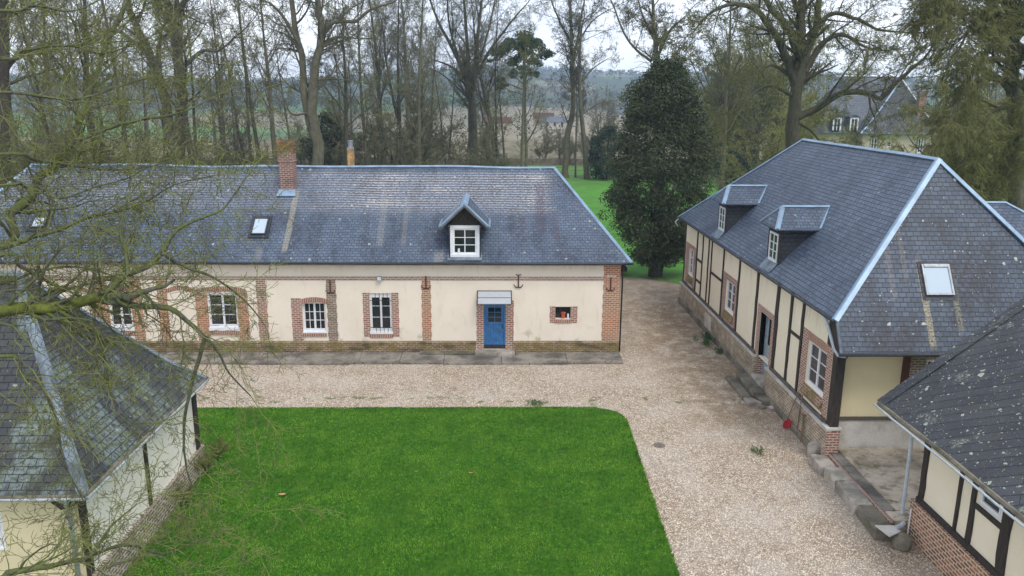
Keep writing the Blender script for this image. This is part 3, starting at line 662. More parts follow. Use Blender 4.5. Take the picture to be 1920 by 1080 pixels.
# roof
RZ, RY = 8.45, 40.4
EL, ER = -26.4, 6.3
mb = MB(); roof_plane(mb, (EL, 35.5, 4.52), (ER, 35.5, 4.52), (2.97, RY, RZ), (-23.3, RY, RZ), 90, 20, .10)
mb.build('roof', 'slate_long', house)
mb = MB(); roof_plane(mb, (ER, 45.3, 4.52), (EL, 45.3, 4.52), (-23.3, RY, RZ), (2.97, RY, RZ), 60, 12, .06)
roof_plane(mb, (ER, 35.5, 4.52), (ER, 45.3, 4.52), (2.97, RY, RZ), (2.97, RY, RZ), 14, 14, .02)
roof_plane(mb, (EL, 45.3, 4.52), (EL, 35.5, 4.52), (-23.3, RY, RZ), (-23.3, RY, RZ), 14, 14, .02)
mb.build('roof', 'slate_right', house)
mb = MB(); mb.poly([(EL+.02, 35.52, 4.50), (ER-.02, 35.52, 4.50), (ER-.02, 45.28, 4.50), (EL+.02, 45.28, 4.50)]); mb.build('soffit', 'timber', house)
def rline(A, B, n, sag=0.0, bend=None):
    A, B = Vector(A), Vector(B); r = []
    for k in range(n+1):
        p = A.lerp(B, k/n); p.z += wavy(p, sag, .25)
        if bend: p += Vector(bend)*math.sin(PI*k/n)
        r.append(p)
    return r
mb = MB(); strip(mb, rline((-23.3, RY, RZ), (2.97, RY, RZ), 30, .13), .10, .04); mb.build('ridge_cap', 'zinc', house)
for a, b in (((2.97, RY, RZ), (ER, 35.5, 4.52)), ((2.97, RY, RZ), (ER, 45.3, 4.52)), ((-23.3, RY, RZ), (EL, 35.5, 4.52))):
    mb = MB(); strip(mb, rline(a, b, 10), .095, .04); mb.build('hip_cap', 'zinc', house)
mb = MB(); gy = 35.44
pts = rline((EL, gy, 4.475), (ER+.02, gy, 4.475), 40, .02); mb.tube(pts, .062, 8); mb.build('gutter', 'gutter_dark', house, smooth=True)
mb = MB(); mb.tube([(5.98, 35.55, 4.45), (5.93, 35.86, 4.2), (5.93, 35.92, .1)], .04, 8); mb.build('downpipe', 'gutter_dark', house, smooth=True)
# roof windows of the long house
rs = Vector((0, RY-35.5, RZ-4.52)); rl = rs.length; rs.normalize(); rn = Vector((0, -rs.z, rs.y))
def rooflight(root, x0, x1, s0, s1, o, u, s_, n, fr='gutter_dark', top=True, th=.09, gl='glass_sky', fl='gutter_dark'):
    Fm = frame(o, u, s_, n); mb = MB(Fm); b = .07
    mb.box(x0, x0+b, s0, s1, -.05, th); mb.box(x1-b, x1, s0, s1, -.05, th); mb.box(x0+b, x1-b, s0, s0+b, -.05, th); mb.box(x0+b, x1-b, s1-b*1.6, s1, -.05, th*1.15)
    w_ = mb.build('roof_window', fr, root, bevel=.008)
    mb = MB(Fm); mb.box(x0+b*.9, x1-b*.9, s0+b*.9, s1-b*1.5, -.02, th*.72); mb.build('pane', gl, w_)
    mb = MB(Fm); mb.box(x0-.10, x1+.10, s0-.16, s0-.0, -.05, .026); mb.box(x0-.1, x0, s0, s1+.1, -.05, .03); mb.box(x1, x1+.1, s0, s1+.1, -.05, .03); mb.box(x0, x1, s1, s1+.12, -.05, .032); mb.build('flashing', fl, w_)
    return w_
rooflight(house, -11.5, -10.78, 1.62, 2.72, (0, 35.5, 4.52), (1, 0, 0), rs, rn)
rooflight(house, -21.85, -21.15, 2.0, 2.75, (0, 35.5, 4.52), (1, 0, 0), rs, rn)
# gabled dormer
DX = -1.42; dy0 = 35.78
dor = MB(); zb = 4.75; ze_ = 6.22; hw = .64
dor.poly([(DX-hw-.06, dy0+.012, ze_), (DX+hw+.06, dy0+.012, ze_), (DX, dy0+.012, ze_+.93)])
dor = dor.build('dormer', 'slate_cheek', house)
for a in (DX-hw-.06, DX+hw): mb = MB(); mb.box(a, a+.06, dy0, dy0+2.0, zb, ze_); mb.build('cheek', 'slate_cheek', dor)
Fd = frame((DX, dy0, 0), (1, 0, 0), (0, 0, 1), (0, -1, 0))
mb = MB(Fd); mb.prism([(-hw-.02, ze_, -.0), (hw+.02, ze_, -.0), (0, ze_+.90, -.0)], (0, 0, .03))
for k in range(7): mb.box(-.5+k*.16, -.48+k*.16, ze_, ze_+.3+.12*(3-abs(3-k)), .03, .045)
mb.build('gable_boards', 'timber', dor)
mb = MB(Fd)
mb.box(-hw-.03, -hw+.09, 4.86, ze_-.02, .0, .09); mb.box(hw-.09, hw+.03, 4.86, ze_-.02, .0, .09); mb.box(-hw+.09, hw-.09, ze_-.16, ze_-.02, .0, .09); mb.box(-hw-.03, hw+.03, 4.74, 4.86, .0, .12)
mb.build('window_frame', 'pvc', dor)
window(dor, Fd, -hw+.09, hw-.09, 4.87, ze_-.17, .06, 1, 3, 2, fw=.05, name='sash') if False else None
mb = MB(Fd); a0, a1, b0, b1 = -hw+.09, hw-.09, 4.86, ze_-.16
mb.box(a0, a0+.08, b0, b1, -.05, .03); mb.box(a1-.08, a1, b0, b1, -.05, .03); mb.box(a0+.08, a1-.08, b0, b0+.08, -.05, .03); mb.box(a0+.08, a1-.08, b1-.08, b1, -.05, .03); mb.box(-.022, .022, b0+.08, b1-.08, -.045, .025)
for k in (1, 2): zz = b0+.08+(b1-b0-.16)*k/3; mb.box(a0+.08, a1-.08, zz-.016, zz+.016, -.04, .02)
mb.build('sash', 'pvc', dor)
mb = MB(Fd); mb.box(a0+.02, a1-.02, b0+.02, b1-.02, -.06, -.005); mb.build('pane', 'glass', dor)
mb = MB(Fd); mb.tube([(-.28, b0+.09, .03), (-.28, b0+.26, .03)], [.055, .045], 8); mb.build('jar', 'pvc', dor)
pk = Vector((DX, 35.33, 7.18)); bk = Vector((DX, 38.85, 7.18)); zt = 6.14; tl = Vector((DX-1.10, 35.33, zt)); tr = Vector((DX+1.10, 35.33, zt)); yb = 35.5+(zt-4.52)/(RZ-4.52)*(RY-35.5)
for s_, tp in ((-1, tl), (1, tr)):
    q = [tp, pk, bk, Vector((tp.x, yb, zt))]
    if s_ > 0: q = q[::-1]
    mb = MB(); mb.prism([v+Vector((0, 0, .035)) for v in q], (0, 0, .05)); mb.build('dormer_roof', 'slate_long' if s_ < 0 else 'slate_right', dor)
    mb = MB(); strip(mb, [tp+Vector((s_*.03, .03, .09)), tp+Vector((s_*.03, yb-35.33, .09))], .05, .02); mb.build('edge_flashing', 'zinc', dor)
    mb = MB(); dn = Vector((0, 0, -.11)); q = [tp+Vector((0, -.02, .03)), pk+Vector((0, -.02, .03)), pk+dn+Vector((0, -.02, 0)), tp+dn+Vector((0, -.02, 0))]
    mb.prism(q, (0, .045, 0)); mb.build('barge_board', 'timber_grey', dor)
    mb = MB(); strip(mb, [tp+Vector((0, .0, .10)), pk+Vector((0, .0, .10))], .07, .02); mb.build('edge_flashing', 'zinc', dor)
    mb = MB(); strip(mb, [Vector((tp.x, yb+.1, zt+.05)), bk+Vector((0, .02, .06))], .1, .02); mb.build('edge_flashing', 'zinc', dor)
    mb = MB(); mb.tube([(DX+s_*.72, 35.42, 6.2), (DX+s_*.72, dy0+.1, 6.2)], .045, 4); mb.tube([(DX+s_*.70, 35.48, 6.1), (DX+s_*.70, dy0, 5.75)], .03, 4); mb.build('strut', 'timber_grey', dor)
    mb = MB(); mb.tube([(DX+s_*.70, 35.66, 4.72), (DX+s_*.70, 35.66, 5.05)], .022, 6); mb.build('post', 'iron', dor)
mb = MB(); strip(mb, [pk+Vector((0, -.03, .09)), bk+Vector((0, 0, .09))], .16, .05); mb.build('ridge_cap', 'zinc', dor)
mb = MB(); mb.prism([(DX-.8, 35.52, 4.60), (DX+.8, 35.52, 4.60), (DX+.8, 35.8, 4.80), (DX-.8, 35.8, 4.80)], (0, 0, .03)); mb.build('flashing', 'zinc_worn', dor)
# brick chimney stack leaning a little, with a mossy crown
def stack(mb, cx, cy, z0, z1, w0, w1, d0, d1, lean=0):
    c = [(-1, -1), (1, -1), (1, 1), (-1, 1)]
    a = [mb.p((cx+i*w0/2, cy+j*d0/2, z0)) for i, j in c]; b = [mb.p((cx+lean+i*w1/2, cy+j*d1/2, z1)) for i, j in c]
    for k in range(4): mb.f.append([a[k], a[(k+1) % 4], b[(k+1) % 4], b[k]])
    mb.f.append(a[::-1]); mb.f.append(b)
mb = MB(); stack(mb, -10.24, 39.35, 7.2, 8.75, .66, .72, .6, .62, .0); stack(mb, -10.24, 39.35, 8.75, 8.82, .78, .80, .68, .7)
stack(mb, -10.25, 39.35, 8.82, 9.35, .74, .74, .62, .64)
ch = mb.build('chimney', 'brick_chimney', house)
t = NT('crown_moss'); f_ = t.noise(t.pos(), 5, 4, .7); t.col(t.mix(t.ramp(f_, .46, .6), (.10, .075, .06), (.30, .15, .02)), .95); t.bump(f_, .8, .05); MAT['crown_moss'] = t.m
mb = MB(); random.seed(9)
for k in range(5): 
    z = 9.3+.085*k; stack(mb, -10.25+random.uniform(-.03, .03), 39.35, z, z+.08, .86-.05*abs(k-1), .86-.05*abs(k-1), .74, .72)
for k in range(9):
    x, y = -10.25+random.uniform(-.36, .36), 39.35+random.uniform(-.3, .3); stack(mb, x, y, 9.6, 9.78+random.uniform(0, .08), .22, .14, .2, .12)
mb.build('crown', 'crown_moss', ch)
mb = MB(); mb.prism([(-10.72, 38.72, 7.12), (-9.78, 38.72, 7.12), (-9.86, 39.05, 7.40), (-10.64, 39.05, 7.40)], (0, -.02, .03)); mb.build('flashing', 'zinc', ch)
mb = MB(); stack(mb, -7.42, 41.0, 7.9, 9.28, .30, .30, .3, .3); ch2 = mb.build('chimney', 'chimney_ochre', house); ch2['label'] = 'thin ochre flue behind the ridge'
mb = MB(); mb.tube([(-7.42, 41, 9.28), (-7.42, 41, 9.36), (-7.42, 41, 9.36), (-7.42, 41, 9.62)], [.18, .17, .115, .115], 10); mb.tube([(-7.42, 41, 9.62), (-7.42, 41, 9.7)], [.14, .14], 10); mb.build('cowl', 'pot_cap', ch2)

# ================================================================== THE RIGHT HOUSE
WX = 11.15
rh = thing('timbered_house', 'tall half-timbered house right of the drive with two hipped dormers on its blue slate roof', 'house', (15, 34, 0))
def FW(x=WX): return frame((x, 0, 0), (0, -1, 0), (0, 0, 1), (-1, 0, 0))     # a = -y
F = FW()
holes = [(-44.45, -43.3, 2.0, 3.55, .2), (-36.9, -35.45, 1.95, 3.45, .2), (-31.75, -30.4, .5, 3.25, .45), (-26.65, -25.0, 2.0, 3.62, .2)]
mb = MB(F); wall_open(mb, -45.6, -24.3, 1.3, 5.0, [(h[0], h[1], max(h[2], 1.3), h[3], h[4]) for h in holes])
mb.M = None
mb.poly([(WX, 45.6, 0), (WX, 45.6, 5), (19.4, 45.6, 5), (19.4, 45.6, 0)]); mb.poly([(19.4, 24.6, 0), (19.4, 45.6, 0), (19.4, 45.6, 5), (19.4, 24.6, 5)])
mb.build('wall', 'render_right', rh)
mb = MB(); mb.poly([(WX, 24.6, 1.5), (13.62, 24.6, 1.5), (13.62, 24.6, 4.6), (WX, 24.6, 4.6)]); mb.build('wall', 'render_yellow', rh)['label'] = 'yellow rendered end wall under the low eave'
# plinth in brick and stone
mb = MB(FW()); px0 = .14
mb.box(-45.7, -31.78, -.06, 1.2, -.02, px0); mb.box(-30.37, -24.15, -.06, 1.2, -.02, px0); pl = mb.build('plinth', 'brick_plinth', rh)
mb = MB(FW()); mb.box(-45.7, -31.78, 1.2, 1.26, -.02, px0+.03); mb.box(-30.37, -24.12, 1.2, 1.26, -.02, px0+.03); mb.build('mortar_ledge', 'plaster_white', rh)
mb = MB(FW()); mb.box(-45.7, -31.85, -.06, .30, px0+.0, px0+.09); mb.box(-30.3, -24.4, -.06, .26, px0, px0+.07); mb.build('footing', 'stone_mossy', rh, bevel=.03)
mb = MB(FW()); mb.box(-39.75, -38.55, .12, 1.0, px0, px0+.03); mb.build('plaster_panel', 'plaster_white', rh)
mb = MB(); mb.box(WX-.14, 11.46, 24.14, 24.6, 0, 1.24); mb.build('corner_pier', 'brick', rh)
mb = MB(); mb.box(WX-.17, 11.49, 24.11, 24.6, 1.24, 1.31); mb.build('mortar_ledge', 'plaster_white', rh)
# timbers, slightly crooked
def beam(root, x, y, z0, z1, w_, d_=.05, seed=0, mat='timber', name='timber_post', n=8):
    rng = random.Random(int(y*13+seed)); mb = MB(); L_, R_ = [], []
    for k in range(n+1):
        z = z0+(z1-z0)*k/n; j = rng.uniform(-.02, .02); a = w_/2*rng.uniform(.82, 1.12); b = w_/2*rng.uniform(.82, 1.12)
        if k in (0, n): j = 0
        L_.append((y+j-a, z)); R_.append((y+j+b, z))
    ids = [[mb.p((x+.03, l[0], l[1])), mb.p((x-d_, l[0]+.012, l[1])), mb.p((x-d_, r[0]-.012, r[1])), mb.p((x+.03, r[0], r[1]))] for l, r in zip(L_, R_)]
    for a, b in zip(ids, ids[1:]):
        for j in range(4): mb.f.append([a[j], b[j], b[(j+1) % 4], a[(j+1) % 4]])
    mb.f.append(ids[0]); mb.f.append(ids[-1][::-1])
    return mb.build(name, mat, root)
for y, w_ in ((45.45, .18), (42.68, .16), (41.5, .12), (40.3, .13), (39.72, .13), (37.55, .16), (34.98, .17), (32.4, .24), (29.9, .32), (28.45, .2), (27.3, .2)):
    beam(rh, WX, y, 1.36 if y != 32.4 else .9, 5.0, w_)
for y0, y1, z in ((41.5, 42.68, 3.25), (41.5, 42.68, 2.1), (37.55, 39.72, 3.15), (27.3, 28.45, 3.4)):
    mb = MB(FW()); mb.box(-y1+.05, -y0-.05, z-.06, z+.06, -.02, .035); mb.build('timber_rail', 'timber', rh)
mb = MB(FW()); mb.box(-45.6, -32.0, 1.262, 1.40, -.02, .07); mb.box(-30.1, -24.5, 1.262, 1.40, -.02, .07); mb.build('sill_beam', 'timber_grey', rh)
mb = MB(); mb.box(WX-.03, 11.42, 24.2, 24.55, 1.312, 4.2); mb.build('corner_post', 'timber', rh, bevel=.02)
mb = MB(); mb.prism([(11.36, 24.3, 3.5), (11.78, 24.3, 4.15), (11.78, 24.3, 4.35), (11.36, 24.3, 4.35)], (0, .2, 0)); mb.build('brace', 'timber', rh)
# brick surrounds on the long wall
for y0, y1, z0, z1, o in ((42.8, 45.2, 1.42, 3.78, holes[0]), (35.1, 37.4, 1.42, 3.72, holes[1]), (24.62, 27.15, 1.42, 3.92, holes[3])):
    mb = MB(FW()); mb.box(-y1, o[0]-.001, z0, z1, -.01, .02); mb.build('brick_jamb', 'brick', rh)
    mb = MB(FW()); mb.box(o[1]+.001, -y0, z0, z1, -.01, .02); mb.build('brick_jamb', 'brick', rh)
    mb = MB(FW()); mb.box(o[0], o[1], o[3]+.0, z1-.001, -.01, .024); mb.build('brick_lintel', 'brick_soldier', rh)
    mb = MB(FW()); mb.box(o[0], o[1], o[2]-.5, o[2]-.001, -.01, .02); mb.build('brick_apron', 'brick', rh)
    mb = MB(FW()); mb.prism([(o[0]-.02, o[2]-.02, .021), (o[0]-.02, o[2]-.30, .14), (o[0]-.02, o[2]-.36, .12), (o[0]-.02, o[2]-.3, .021)], (o[1]-o[0]+.04, 0, 0)); mb.build('window_sill', 'brick_mossy', rh)
    window(rh, FW(), o[0], o[1], o[2], o[3], .15, 2, 3, 1, fw=.06)
# recessed doorway
o = holes[2]
mb = MB(FW()); mb.box(-32.0-.12, o[0]-.001, .9, 3.5, -.01, .022); mb.box(o[1]+.001, -30.08, 1.3, 3.5, -.01, .022); mb.box(o[0]-.001, o[1]+.001, o[3], 3.5, -.01, .024)
mb.box(o[0]-.05, o[0], .5, 3.25, -.44, -.012); mb.box(o[1], o[1]+.05, .5, 3.25, -.44, -.012); mb.build('door_surround', 'brick', rh)
mb = MB(FW()); mb.box(o[0], o[1], .5, 3.25, -.34, -.27); mb.box(o[0]+.06, o[0]+.12, .5, 3.25, -.27, -.22); mb.box(o[1]-.3, o[1]-.1, .5, 3.25, -.27, -.24); dr = mb.build('door', 'paint_grey', rh)
mb = MB(FW()); mb.box(o[0]+.35, o[1]-.5, 1.9, 3.0, -.27, -.262); mb.build('pane', 'glass', dr); mb = MB(FW()); mb.box(o[1]-.4, o[1]-.36, 1.5, 1.7, -.27, -.22); mb.build('handle', 'iron', dr)
mb = MB(FW()); mb.box(-31.78, -30.37, -.05, .48, -.4, .20); mb.build('door_sill', 'stone', rh, bevel=.02)
# end wall under the low eave
mb = MB(); mb.box(11.42, 15.5, 24.56, 24.62, 0, 1.42); mb.build('end_plinth', 'plaster_white', rh)['label'] = 'pale plastered base of the end wall'
mb = MB(); mb.box(11.42, 14.2, 24.52, 24.63, 1.42, 1.53); mb.build('sill_beam', 'timber_grey', rh)
mb = MB(); mb.box(13.5, 13.72, 24.5, 24.62, 1.42, 4.4); mb.build('timber_post', 'rust', rh)
mb = MB(); Fe = frame((0, 24.6, 0), (1, 0, 0), (0, 0, 1), (0, -1, 0)); mb.M = Fe; wall_open(mb, 13.72, 19.4, .3, 4.6, [(14.3, 15.3, 2.6, 3.55, .2)]); mb.build('wall', 'brick_grey', rh)['label'] = 'end wall panel of brick with wide pale joints'
window(rh, Fe, 14.3, 15.3, 2.6, 3.55, .15, 2, 2, 1)
# roof
RX, RZ2 = 15.25, 9.95; EZ = 5.08; EX0, EX1 = 10.82, 19.7; YN, YF = 27.2, 39.5; EYF = 46.1; HY, HZ = 23.55, 4.1
mb = MB(); roof_plane(mb, (EX0, EYF, EZ), (EX0, 24.0, EZ), (RX, YN, RZ2), (RX, YF, RZ2), 60, 24, .05); mb.build('roof', 'slate_right', rh)
mb = MB(); roof_plane(mb, (EX1, 24.0, EZ), (EX1, EYF, EZ), (RX, YF, RZ2), (RX, YN, RZ2), 30, 16, .04)
roof_plane(mb, (EX1, EYF, EZ), (EX0, EYF, EZ), (RX, YF, RZ2), (RX, YF, RZ2), 16, 16, .02); mb.build('roof', 'slate_right', rh)
mb = MB(); xl = EX0+.08; xr = EX1-.08
# near face: from the ridge end down past the long eaves to the low eave
HN = Vector((0, -(RZ2-HZ), YN-HY)).normalized()
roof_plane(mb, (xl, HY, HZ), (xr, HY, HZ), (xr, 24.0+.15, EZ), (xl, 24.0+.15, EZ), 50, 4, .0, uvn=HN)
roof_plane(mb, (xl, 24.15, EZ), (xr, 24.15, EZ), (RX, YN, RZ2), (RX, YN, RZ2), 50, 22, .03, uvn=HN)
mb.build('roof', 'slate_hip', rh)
mb = MB(); mb.poly([(EX0+.03, 24.3, EZ-.03), (EX0+.03, EYF-.03, EZ-.03), (EX1-.03, EYF-.03, EZ-.03), (EX1-.03, 24.3, EZ-.03)]); mb.poly([(xl+.02, HY+.03, HZ-.02), (xl+.02, 24.6, HZ-.02), (xr, 24.6, HZ-.02), (xr, HY+.03, HZ-.02)])
mb.poly([(xl+.01, HY+.02, HZ), (xl+.01, 24.2, EZ), (xl+.01, 24.6, EZ), (xl+.01, 24.6, HZ)])
mb.build('soffit', 'timber', rh)
mb = MB(); strip(mb, rline((RX, YF, RZ2), (RX, YN, RZ2), 12, .04), .11, .04); mb.build('ridge_cap', 'zinc', rh)
for a, b, wd in (((RX, YN, RZ2), (EX0-.02, 24.02, EZ), .135), ((RX, YN, RZ2), (EX1, 24.05, EZ), .12), ((RX, YF, RZ2), (EX0, EYF, EZ), .10), ((RX, YF, RZ2), (EX1, EYF, EZ), .1)):
    mb = MB(); strip(mb, rline(a, b, 12), wd, .045); mb.build('hip_cap', 'zinc', rh)
mb = MB(); strip(mb, [(xl, HY-.02, HZ+.02), (xl, 24.12, EZ+.02)], .05, .02, (-.6, 0, .6)); mb.build('edge_flashing', 'zinc_worn', rh)
mb = MB(); mb.tube(rline((EX0-.04, EYF, EZ-.05), (EX0-.04, 24.0, EZ-.05), 24, .02), .05, 8); mb.build('gutter', 'gutter_dark', rh, smooth=True)
mb = MB(); mb.tube([(xl-.05, HY-.04, HZ-.03), (xr, HY-.04, HZ-.03)], .055, 8); mb.build('gutter', 'gutter_dark', rh, smooth=True)
mb = MB(); mb.tube([(10.8, 24.75, EZ-.08), (10.85, 24.55, EZ-.35), (10.9, 24.05, EZ-.95), (10.95, 23.8, EZ-1.12), (11.12, 23.62, EZ-1.1)], .055, 8); mb.build('downpipe', 'plumbing_grey', rh, smooth=True)
mb = MB(); mb.tube([(10.84, EYF-.1, EZ-.05), (10.6, EYF-.05, EZ-.3), (10.75, EYF-.2, EZ-.55)], .04, 8); mb.build('downpipe', 'plumbing_grey', rh, smooth=True)
hs = Vector((0, YN-HY, RZ2-HZ)).normalized(); hn = Vector((0, -hs.z, hs.y))
rooflight(rh, 13.95, 14.88, 1.93, 3.0, (0, HY, HZ), (1, 0, 0), hs, hn, fr='steel_grey', th=.1, fl='slate_cheek')
# two hipped dormers
SL = (RZ2-EZ)/(RX-EX0)
def rx(z): return EX0+(z-EZ)/SL
def dormer(yc):
    hw_, fx = .62, 11.22; zt_ = 6.85; yl, yn_ = yc+.78, yc-.78
    d = None
    Fq = frame((fx, yc, 0), (0, -1, 0), (0, 0, 1), (-1, 0, 0)); z0 = EZ+(fx-EX0)*SL+.02
    m = MB(Fq); m.box(-.70, -.48, z0-.1, zt_, -.06, .02); m.box(.48, .70, z0-.1, zt_, -.06, .02); m.box(-.48, .48, zt_-.14, zt_+.1, -.06, .015); d = m.build('dormer', 'timber', rh)
    for yy, s_ in ((yc-.705, -1), (yc+.705, 1)):
        m = MB(); m.prism([(fx, yy, EZ+(fx-EX0)*SL-.1), (fx, yy, zt_+.1), (rx(zt_+.1)+.05, yy, zt_+.1)], (0, .05*s_*-1, 0)); m.build('cheek', 'slate_cheek', d)
    wn = MB(Fq); wn.box(-.48, -.40, z0, zt_-.15, -.05, .05); wn.box(.40, .48, z0, zt_-.15, -.05, .05); wn.box(-.40, .40, z0, z0+.1, -.05, .07); wn.box(-.40, .40, zt_-.23, zt_-.15, -.05, .05); wn.box(-.03, .03, z0+.1, zt_-.23, -.04, .04)
    for k in (1, 2): q = z0+.1+(zt_-.33-z0)*k/3; wn.box(-.40, .40, q-.015, q+.015, -.035, .035)
    wn.build('window', 'pvc', d)
    g = MB(Fq); g.box(-.44, .44, z0+.04, zt_-.17, -.055, .015); g.build('pane', 'glass', d)
    ex, ez, rz, ax = 10.92, 6.98, 7.74, 11.42; xb = rx(rz); xe = rx(ez)
    P1, P2, AP, BK = Vector((ex, yc-1.02, ez)), Vector((ex, yc+1.02, ez)), Vector((ax, yc, rz)), Vector((xb+.1, yc, rz))
    N1, N2 = Vector((xe+.06, yc-1.02, ez)), Vector((xe+.06, yc+1.02, ez)); dn = Vector((0, 0, -.06))
    m = MB()
    for q in ([P1, N1, BK, AP], [N2, P2, AP, BK], [P2, P1, AP]):
        m.poly(q); m.poly([v+dn for v in q][::-1])
    for a, b in ((P1, N1), (P2, N2), (P1, P2)): m.poly([a, b, b+dn, a+dn])
    m.build('dormer_roof', 'slate_right', d)
    for a, b, wd in ((AP, BK, .09), (P1, AP, .10), (P2, AP, .06), (N1, BK, .12)):
        m = MB(); strip(m, [a+Vector((0, 0, .03)), b+Vector((0, 0, .03))], wd, .03); m.build('flashing', 'zinc', d)
    m = MB(); m.prism([(fx-.35, yc-.62, EZ+(fx-.35-EX0)*SL+.03), (fx-.35, yc+.62, EZ+(fx-.35-EX0)*SL+.03), (fx, yc+.62, EZ+(fx-EX0)*SL+.05), (fx, yc-.62, EZ+(fx-EX0)*SL+.05)], (0, 0, .025)); m.build('flashing', 'zinc_worn', d)
dormer(31.1); dormer(38.55)
# small rear wing seen beyond the right hip
mb = MB(); 
wa, wb_, wz, wy = 17.6, 20.2, 8.6, 31.5
roof_plane(mb, (16.5, 28.6, 6.9), (21.6, 28.6, 6.9), (19.8, 30.2, 8.05), (16.5, 30.2, 8.05), 12, 8, 0)
roof_plane(mb, (21.6, 28.6, 6.9), (21.6, 32, 6.9), (19.8, 30.2, 8.05), (19.8, 30.2, 8.05), 6, 6, 0); mb.poly([(16.5, 32, 6.9), (16.5, 30.2, 8.05), (19.8, 30.2, 8.05), (21.6, 32, 6.9)]); mb.build('wing_roof', 'slate_right', rh)
mb = MB(); strip(mb, [(17, 30.2, 8.07), (19.8, 30.2, 8.07), (21.6, 28.6, 6.92)], .08, .03); mb.build('ridge_cap', 'zinc', rh)
mb = MB(); mb.box(19.42, 21.3, 28.9, 31.8, 0, 6.88); mb.build('wing', 'render_right', rh)

# ================================================================== NEAR RIGHT OUTBUILDING
nb = thing('timbered_outbuilding', 'half-timbered outbuilding in the near right corner under a lichen-spotted dark roof', 'outbuilding', (15, 16, 0))
NX = 11.7; t0 = Vector((11.2, 21.45, 3.33)); s0 = .8
mb = MB(); roof_plane(mb, (11.2, 21.45, 3.33), (11.2, 7.0, 3.33), (15.4, 7.0, 3.33+4.2*s0), (15.4, 21.45, 3.33+4.2*s0), 40, 24, .05)
mb.build('roof', 'slate_near', nb)
mb = MB(); roof_plane(mb, (19.6, 7.0, 3.33), (19.6, 21.45, 3.33), (15.4, 21.45, 3.33+4.2*s0), (15.4, 7, 3.33+4.2*s0), 10, 10, .02)
mb.poly([(11.22, 21.42, 3.29), (11.22, 7, 3.29), (15.4, 7, 3.28+4.2*s0), (15.4, 21.42, 3.28+4.2*s0)]); mb.poly([(11.2, 21.45, 3.33), (15.4, 21.45, 3.33+4.2*s0), (15.4, 21.43, 3.25+4.2*s0), (11.2, 21.43, 3.26)]); mb.build('roof', 'slate_left', nb)
mb = MB(); d_ = Vector((1, 0, s0)).normalized(); nn = Vector((-s0, 0, 1)).normalized()
for k in range(22):                                       # lapped verge tiles along the far edge
    a = t0+d_*(.245*k); 
    for j, (o1, o2, h) in enumerate(((.05, -.16, .03), (-.12, -.34, .022))):
        q = [a+Vector((0, o1, 0))+nn*(h), a+d_*.27+Vector((0, o1, 0))+nn*(h+.02), a+d_*.27+Vector((0, o2, 0))+nn*(h+.015), a+Vector((0, o2, 0))+nn*(h-.005)]
        mb.prism(q, nn*-.02)
mb.build('verge_tiles', 'slate_near', nb)
mb = MB(); mb.tube(rline((11.10, 21.5, 3.25), (11.10, 7, 3.25), 20, .02), .03, 6); mb.build('gutter', 'plumbing_grey', nb, smooth=True)
mb = MB(); mb.tube(rline((11.2, 21.4, 3.33), (11.2, 7, 3.33), 60, .05), .065, 6); mb.build('gutter_moss', 'stone_mossy', nb)
F = FW(NX); hw4 = (-17.1, -16.25, 2.45, 3.05)
mb = MB(F); wall_open(mb, -19.6, -7, .66, 3.6, [hw4+(.12,)]); mb.M = None; mb.poly([(NX, 19.6, .4), (NX, 19.6, 3.6), (15.4, 19.6, 6.5), (19.2, 19.6, 3.6), (19.2, 19.6, .4)]); mb.build('wall', 'render_right', nb)
mb = MB(F); mb.box(-19.75, -7, -.06, 1.14, -.02, .13); mb.M = None; mb.box(NX+.02, 13.2, 19.58, 19.74, -.05, .9); mb.build('plinth', 'brick_near', nb)
mb = MB(F); mb.box(-19.6, -7, 1.142, 1.30, -.02, .09); mb.build('sill_beam', 'timber', nb, bevel=.015)
for y, w_ in ((19.48, .26), (17.86, .14), (17.28, .2), (16.0, .34), (14.2, .2), (12.4, .2)): beam(nb, NX, y, 1.3, 3.5, w_, .045, 3, n=6)
mb = MB(F); mb.box(-17.18, -16.1, 2.30, 2.43, -.02, .05); mb.build('timber_rail', 'timber', nb)
window(nb, F, *hw4, .08, 1, 1, 1, fw=.06)
mb = MB(); mb.tube([(11.42, 19.85, 3.0), (11.44, 19.85, .62)], .05, 8); mb.box(11.38, 11.5, 19.8, 19.9, 1.15, 1.19); mb.build('downpipe', 'plumbing_grey', nb, smooth=False)
mb = MB(); mb.tube([(11.53, 19.60, .9), (11.52, 19.58, .05)], .02, 6); mb.build('thin_pipe', 'pvc', nb)

# ================================================================== NEAR LEFT OUTBUILDING
lb = thing('hipped_outbuilding', 'cream outbuilding with a steep mossy hipped slate roof in the near left corner', 'outbuilding', (-14, 20, 0))
ax_, ay, az = -12.45, 20.3, 7.42; LE = 3.08; lx, yn, yf = -9.3, 16.45, 24.2; WL = -27
kz = LE+.75; 
def mid(a, b, f, drop): 
    m_ = Vector(a).lerp(Vector(b), f); m_.z -= drop; return m_
AN, AF = Vector((lx, yn, LE)), Vector((lx, yf, LE)); AP = Vector((ax_, ay, az))
MN, MF = mid(AN, AP, .22, .16), mid(AF, AP, .22, .16)
mb = MB()
roof_plane(mb, AN, AF, MF, MN, 26, 4, .0); roof_plane(mb, MN, MF, AP, AP, 26, 18, .03); mb.build('roof', 'slate_left', lb)
WN, WF = Vector((WL, yn, LE)), Vector((WL, yf, LE)); WP = Vector((WL, ay, az))
MWN = Vector((WL, MN.y, MN.z)); MWF = Vector((WL, MF.y, MF.z))
mb = MB(); roof_plane(mb, WN, AN, MN, MWN, 30, 4, .0); roof_plane(mb, MWN, MN, AP, WP, 30, 18, .03); mb.build('roof', 'slate_left', lb)
